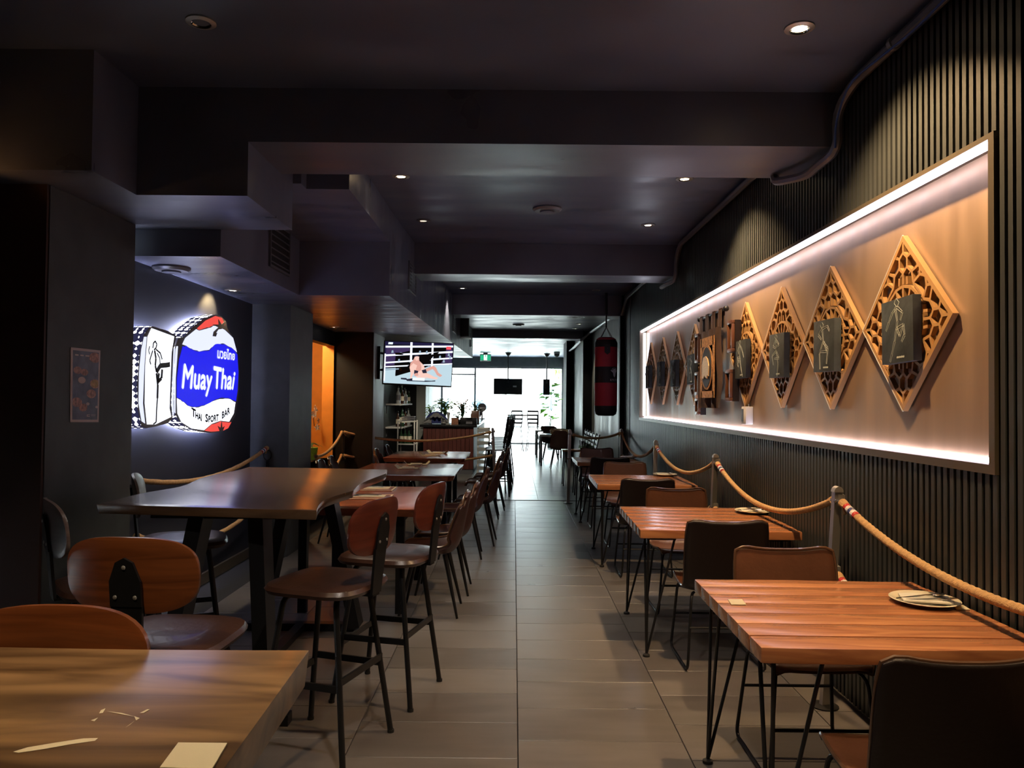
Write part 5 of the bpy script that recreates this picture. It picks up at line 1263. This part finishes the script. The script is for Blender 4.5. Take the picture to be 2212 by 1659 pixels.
# shelves with bottles
def bottle(label, loc, h, m, grp, first=[None]):
    t = thing('bottle', label, 'bottle', loc, 0, grp); r = h * .13
    MB().lathe([(.001, 0), (r, 0), (r, h * .58), (r * .4, h * .72), (r * .36, h), (.001, h)], 12, caps=False).build('glass', m, t)
    MB().lathe([(r * .42, h * .9), (r * .42, h * 1.01), (.001, h * 1.01)], 10, caps=False).build('cap', M['steel'], t)
    MB().lathe([(r * 1.02, h * .2), (r * 1.02, h * .5)], 12, caps=False).build('label', M['napkin'] if m is not M['bottlec'] else M['pipe'], t)
    return t
for z, k in ((1.47, 0), (1.00, 1)):
    t = thing('wall_shelf', ('upper' if k == 0 else 'lower') + ' white bottle shelf in the recess below the television', 'shelf', (-2.42, 16.3, z))
    MB().box(-.17, .17, -.75, .75, -.03, 0).build('board', M['white'], t, smooth=0)
    for y in (-.6, .6): MB().bar((-.17, y, -.03), (.1, y, -.03), .02, .03).box(-.18, -.16, y - .01, y + .01, -.2, -.03).build('bracket', M['pipe'], t, smooth=0)
    for i in range(6):
        bottle('bottle on the %s shelf in the recess, %s from the near end' % (('upper' if k == 0 else 'lower'), ('first', 'second', 'third', 'fourth', 'fifth', 'sixth')[i]),
               (-2.36 + .05 * (i % 2), 15.68 + .24 * i, z), (.36, .31, .38, .30, .34, .28)[(i + k) % 6], M[('bottlec', 'bottleb', 'bottle')[(i + k) % 3]], 'bottles on the recess shelves')
t = thing('trolley', 'white metal trolley with green bottles left of the bar counter', 'trolley', (-2.08, 15.1, 0))
for sx in (-1, 1):
    for sy in (-1, 1): MB().bar((sx * .16, sy * .2, 0), (sx * .16, sy * .2, 1.15), .022, .022, up=(0, 1, 0)).build('post', M['white'], t, smooth=0)
for z in (.35, .68, 1.12): MB().box(-.16, .16, -.2, .2, z, z + .02).build('shelf', M['white'], t, smooth=0)
for i in range(4): bottle('green bottle on the trolley, %s from the left' % ('first', 'second', 'third', 'fourth')[i], (-2.19 + .075 * i, 15.0, .70), .29, M['bottle'], 'green bottles on the trolley')
t = thing('tray_rack', 'small stack of dark trays on top of the trolley', 'tray', (-2.06, 15.1, 1.14))
for k in range(3): MB().box(-.12, .12, -.13, .13, .0 + k * .035, .02 + k * .035).build('tray', M['pipe'], t, smooth=0)
# ------------------------------------------------------------------ far right corner
t = thing('cafe_table', 'far low table with a pale top beside the right wall, nearer of two', 'table', (1.0, 19.0, 0))
def ctab(t, w, d):
    MB().box(-w, w, -d, d, .71, .75).build('tabletop', M['bottlec'], t, bevel=.005)
    for sx in (-1, 1):
        for sy in (-1, 1): MB().box(sx * (w - .05) - .02, sx * (w - .05) + .02, sy * (d - .05) - .02, sy * (d - .05) + .02, 0, .71).build('leg', M['black'], t, smooth=0)
ctab(t, .38, .6)
t2 = thing('cafe_table', 'far low table with a pale top beside the right wall, farther of two', 'table', (.97, 21.6, 0)); ctab(t2, .38, .6)
for i, (x, y, lb) in enumerate(((.95, 21.4, 'brown woven basket on the farther pale table'), (1.12, 19.3, 'tan woven basket on the nearer pale table, back one'), (1.16, 18.8, 'tan woven basket on the nearer pale table, front one'))):
    b = thing('woven_basket', lb, 'basket', (x, y, .751))
    MB().lathe([(.001, 0), (.19, 0), (.21, .06), (.18, .11), (.001, .12)], 20, sup=4, caps=False).build('body', M['leather'] if i == 0 else M['rope'], b)
    MB().lathe([(.205, .05), (.216, .06), (.205, .07)], 20, sup=4, caps=False).build('rim', M['rope'], b)
for x, y, rz, lb in ((1.06, 17.75, 0, 'dark shell chair with its back to the viewer before the pale tables'), (.98, 20.35, 0, 'dark shell chair between the two pale tables')):
    dup(mc0, (x, y, 0), rz, lb, 'shell chairs at the pale tables')
def folding(label, y, k):
    t = thing('folding_chair', label, 'chair', (1.28 + .0 * k, y, 0), 0, 'folded chairs leaning by the far wall')
    for s in (-.2, .2):
        MB().tube([(0, s, .0), (.22, s, .98)], .012, 6).build('rail', M['black'], t); MB().tube([(.16, s, .0), (.10, s, .75)], .011, 6).build('rail', M['black'], t)
    for z in (.92, .84, .76): MB().bar((.22 * z / .98, -.2, z), (.22 * z / .98, .2, z), .012, .05).build('back_slat', M['black'], t, smooth=0)
    MB().hexa([(.10, -.19, .35), (.12, -.19, .35), (.12, .19, .35), (.10, .19, .35)], [(.17, -.19, .70), (.19, -.19, .70), (.19, .19, .70), (.17, .19, .70)]).build('seat', M['black'], t, smooth=0)
for i, y in enumerate((13.6, 14.15, 14.7, 15.25, 15.8)): folding('black folding chair leaning by the concrete wall, %s of five from the viewer' % ('first', 'second', 'third', 'fourth', 'last')[i], y, i)
for i, (x, y, h) in enumerate(((1.20, 12.95, .60), (1.10, 14.3, .66))):
    t = thing('side_table', 'small wooden side table near the punching bag, %s of two' % ('nearer', 'farther')[i], 'table', (x, y, 0))
    MB().box(-.2, .2, -.2, .2, h - .03, h).build('tabletop', M['board'], t, bevel=.004)
    for sx in (-1, 1):
        for sy in (-1, 1): MB().bar((sx * .16, sy * .16, h - .03), (sx * .18, sy * .18, 0), .02, .02, up=(0, 1, 0)).build('leg', M['black'], t, smooth=0)
leafy('potted_plant', 'small yellow green plant on the side table near the punching bag', 'plant', (1.22, 12.9, .601), .14, .12, 50, M['green'], 15, .10, .05, M['cream'])
leafy('potted_plant', 'large lime leaved plant at the right end of the shop window', 'plant', (1.22, 25.6, 0), 1.75, .22, 34, M['lime'], 16, .4, .30)
# orchid in the niche
t = thing('orchid', 'white orchid in a green pot on the sill of the orange niche', 'flowers', (-2.76, 10.35, .701))
MB().lathe([(.001, 0), (.10, 0), (.13, .2), (.12, .2), (.001, .18)], 18, caps=False).build('pot', M['lime'], t)
MB().tube([(0, 0, .18), (.02, 0, .6), (-.02, .0, .66), (-.05, -.15, .68), (-.05, -.26, .52)], .007, 6).tube([(.01, 0, .4), (.0, .03, .66), (.0, .2, .68), (0, .30, .48)], .006, 6).build('stem', M['dried'], t)
rnd = random.Random(4)
fm = MB()
for k in range(5): a = 2 * PI * k / 5; fm._add([(0, 0, 0), (.012, .025 * math.cos(a - .5), .025 * math.sin(a - .5)), (.006, .05 * math.cos(a), .05 * math.sin(a)), (.012, .025 * math.cos(a + .5), .025 * math.sin(a + .5))], [(0, 1, 2, 3)])
FM = fm.mesh('flower', M['petal'], smooth=0, fix=False)
for y, z in ((-.27, .50), (-.22, .60), (-.15, .66), (-.07, .70), (.0, .71), (.08, .73), (.16, .70), (.23, .64), (.29, .55), (.31, .46), (-.29, .42), (.02, .64), (.14, .63), (-.18, .55)):
    c = child(t, FM, 'flower', (rnd.uniform(-.02, .06), y, z)); c.rotation_euler = (rnd.uniform(0, 6), 0, rnd.uniform(-.9, .3)); c.scale = (1.1, 1.1, 1.1)
mb = MB()
for k in range(6): a = k * 1.05; mb._add([(0, 0, .19), (.09 * math.cos(a) - .03 * math.sin(a), .09 * math.sin(a) + .03 * math.cos(a), .26), (.22 * math.cos(a), .22 * math.sin(a), .20), (.09 * math.cos(a) + .03 * math.sin(a), .09 * math.sin(a) - .03 * math.cos(a), .26)], [(0, 1, 2, 3)])
mb.build('leaf', M['darkgreen'], t, smooth=0, fix=False)
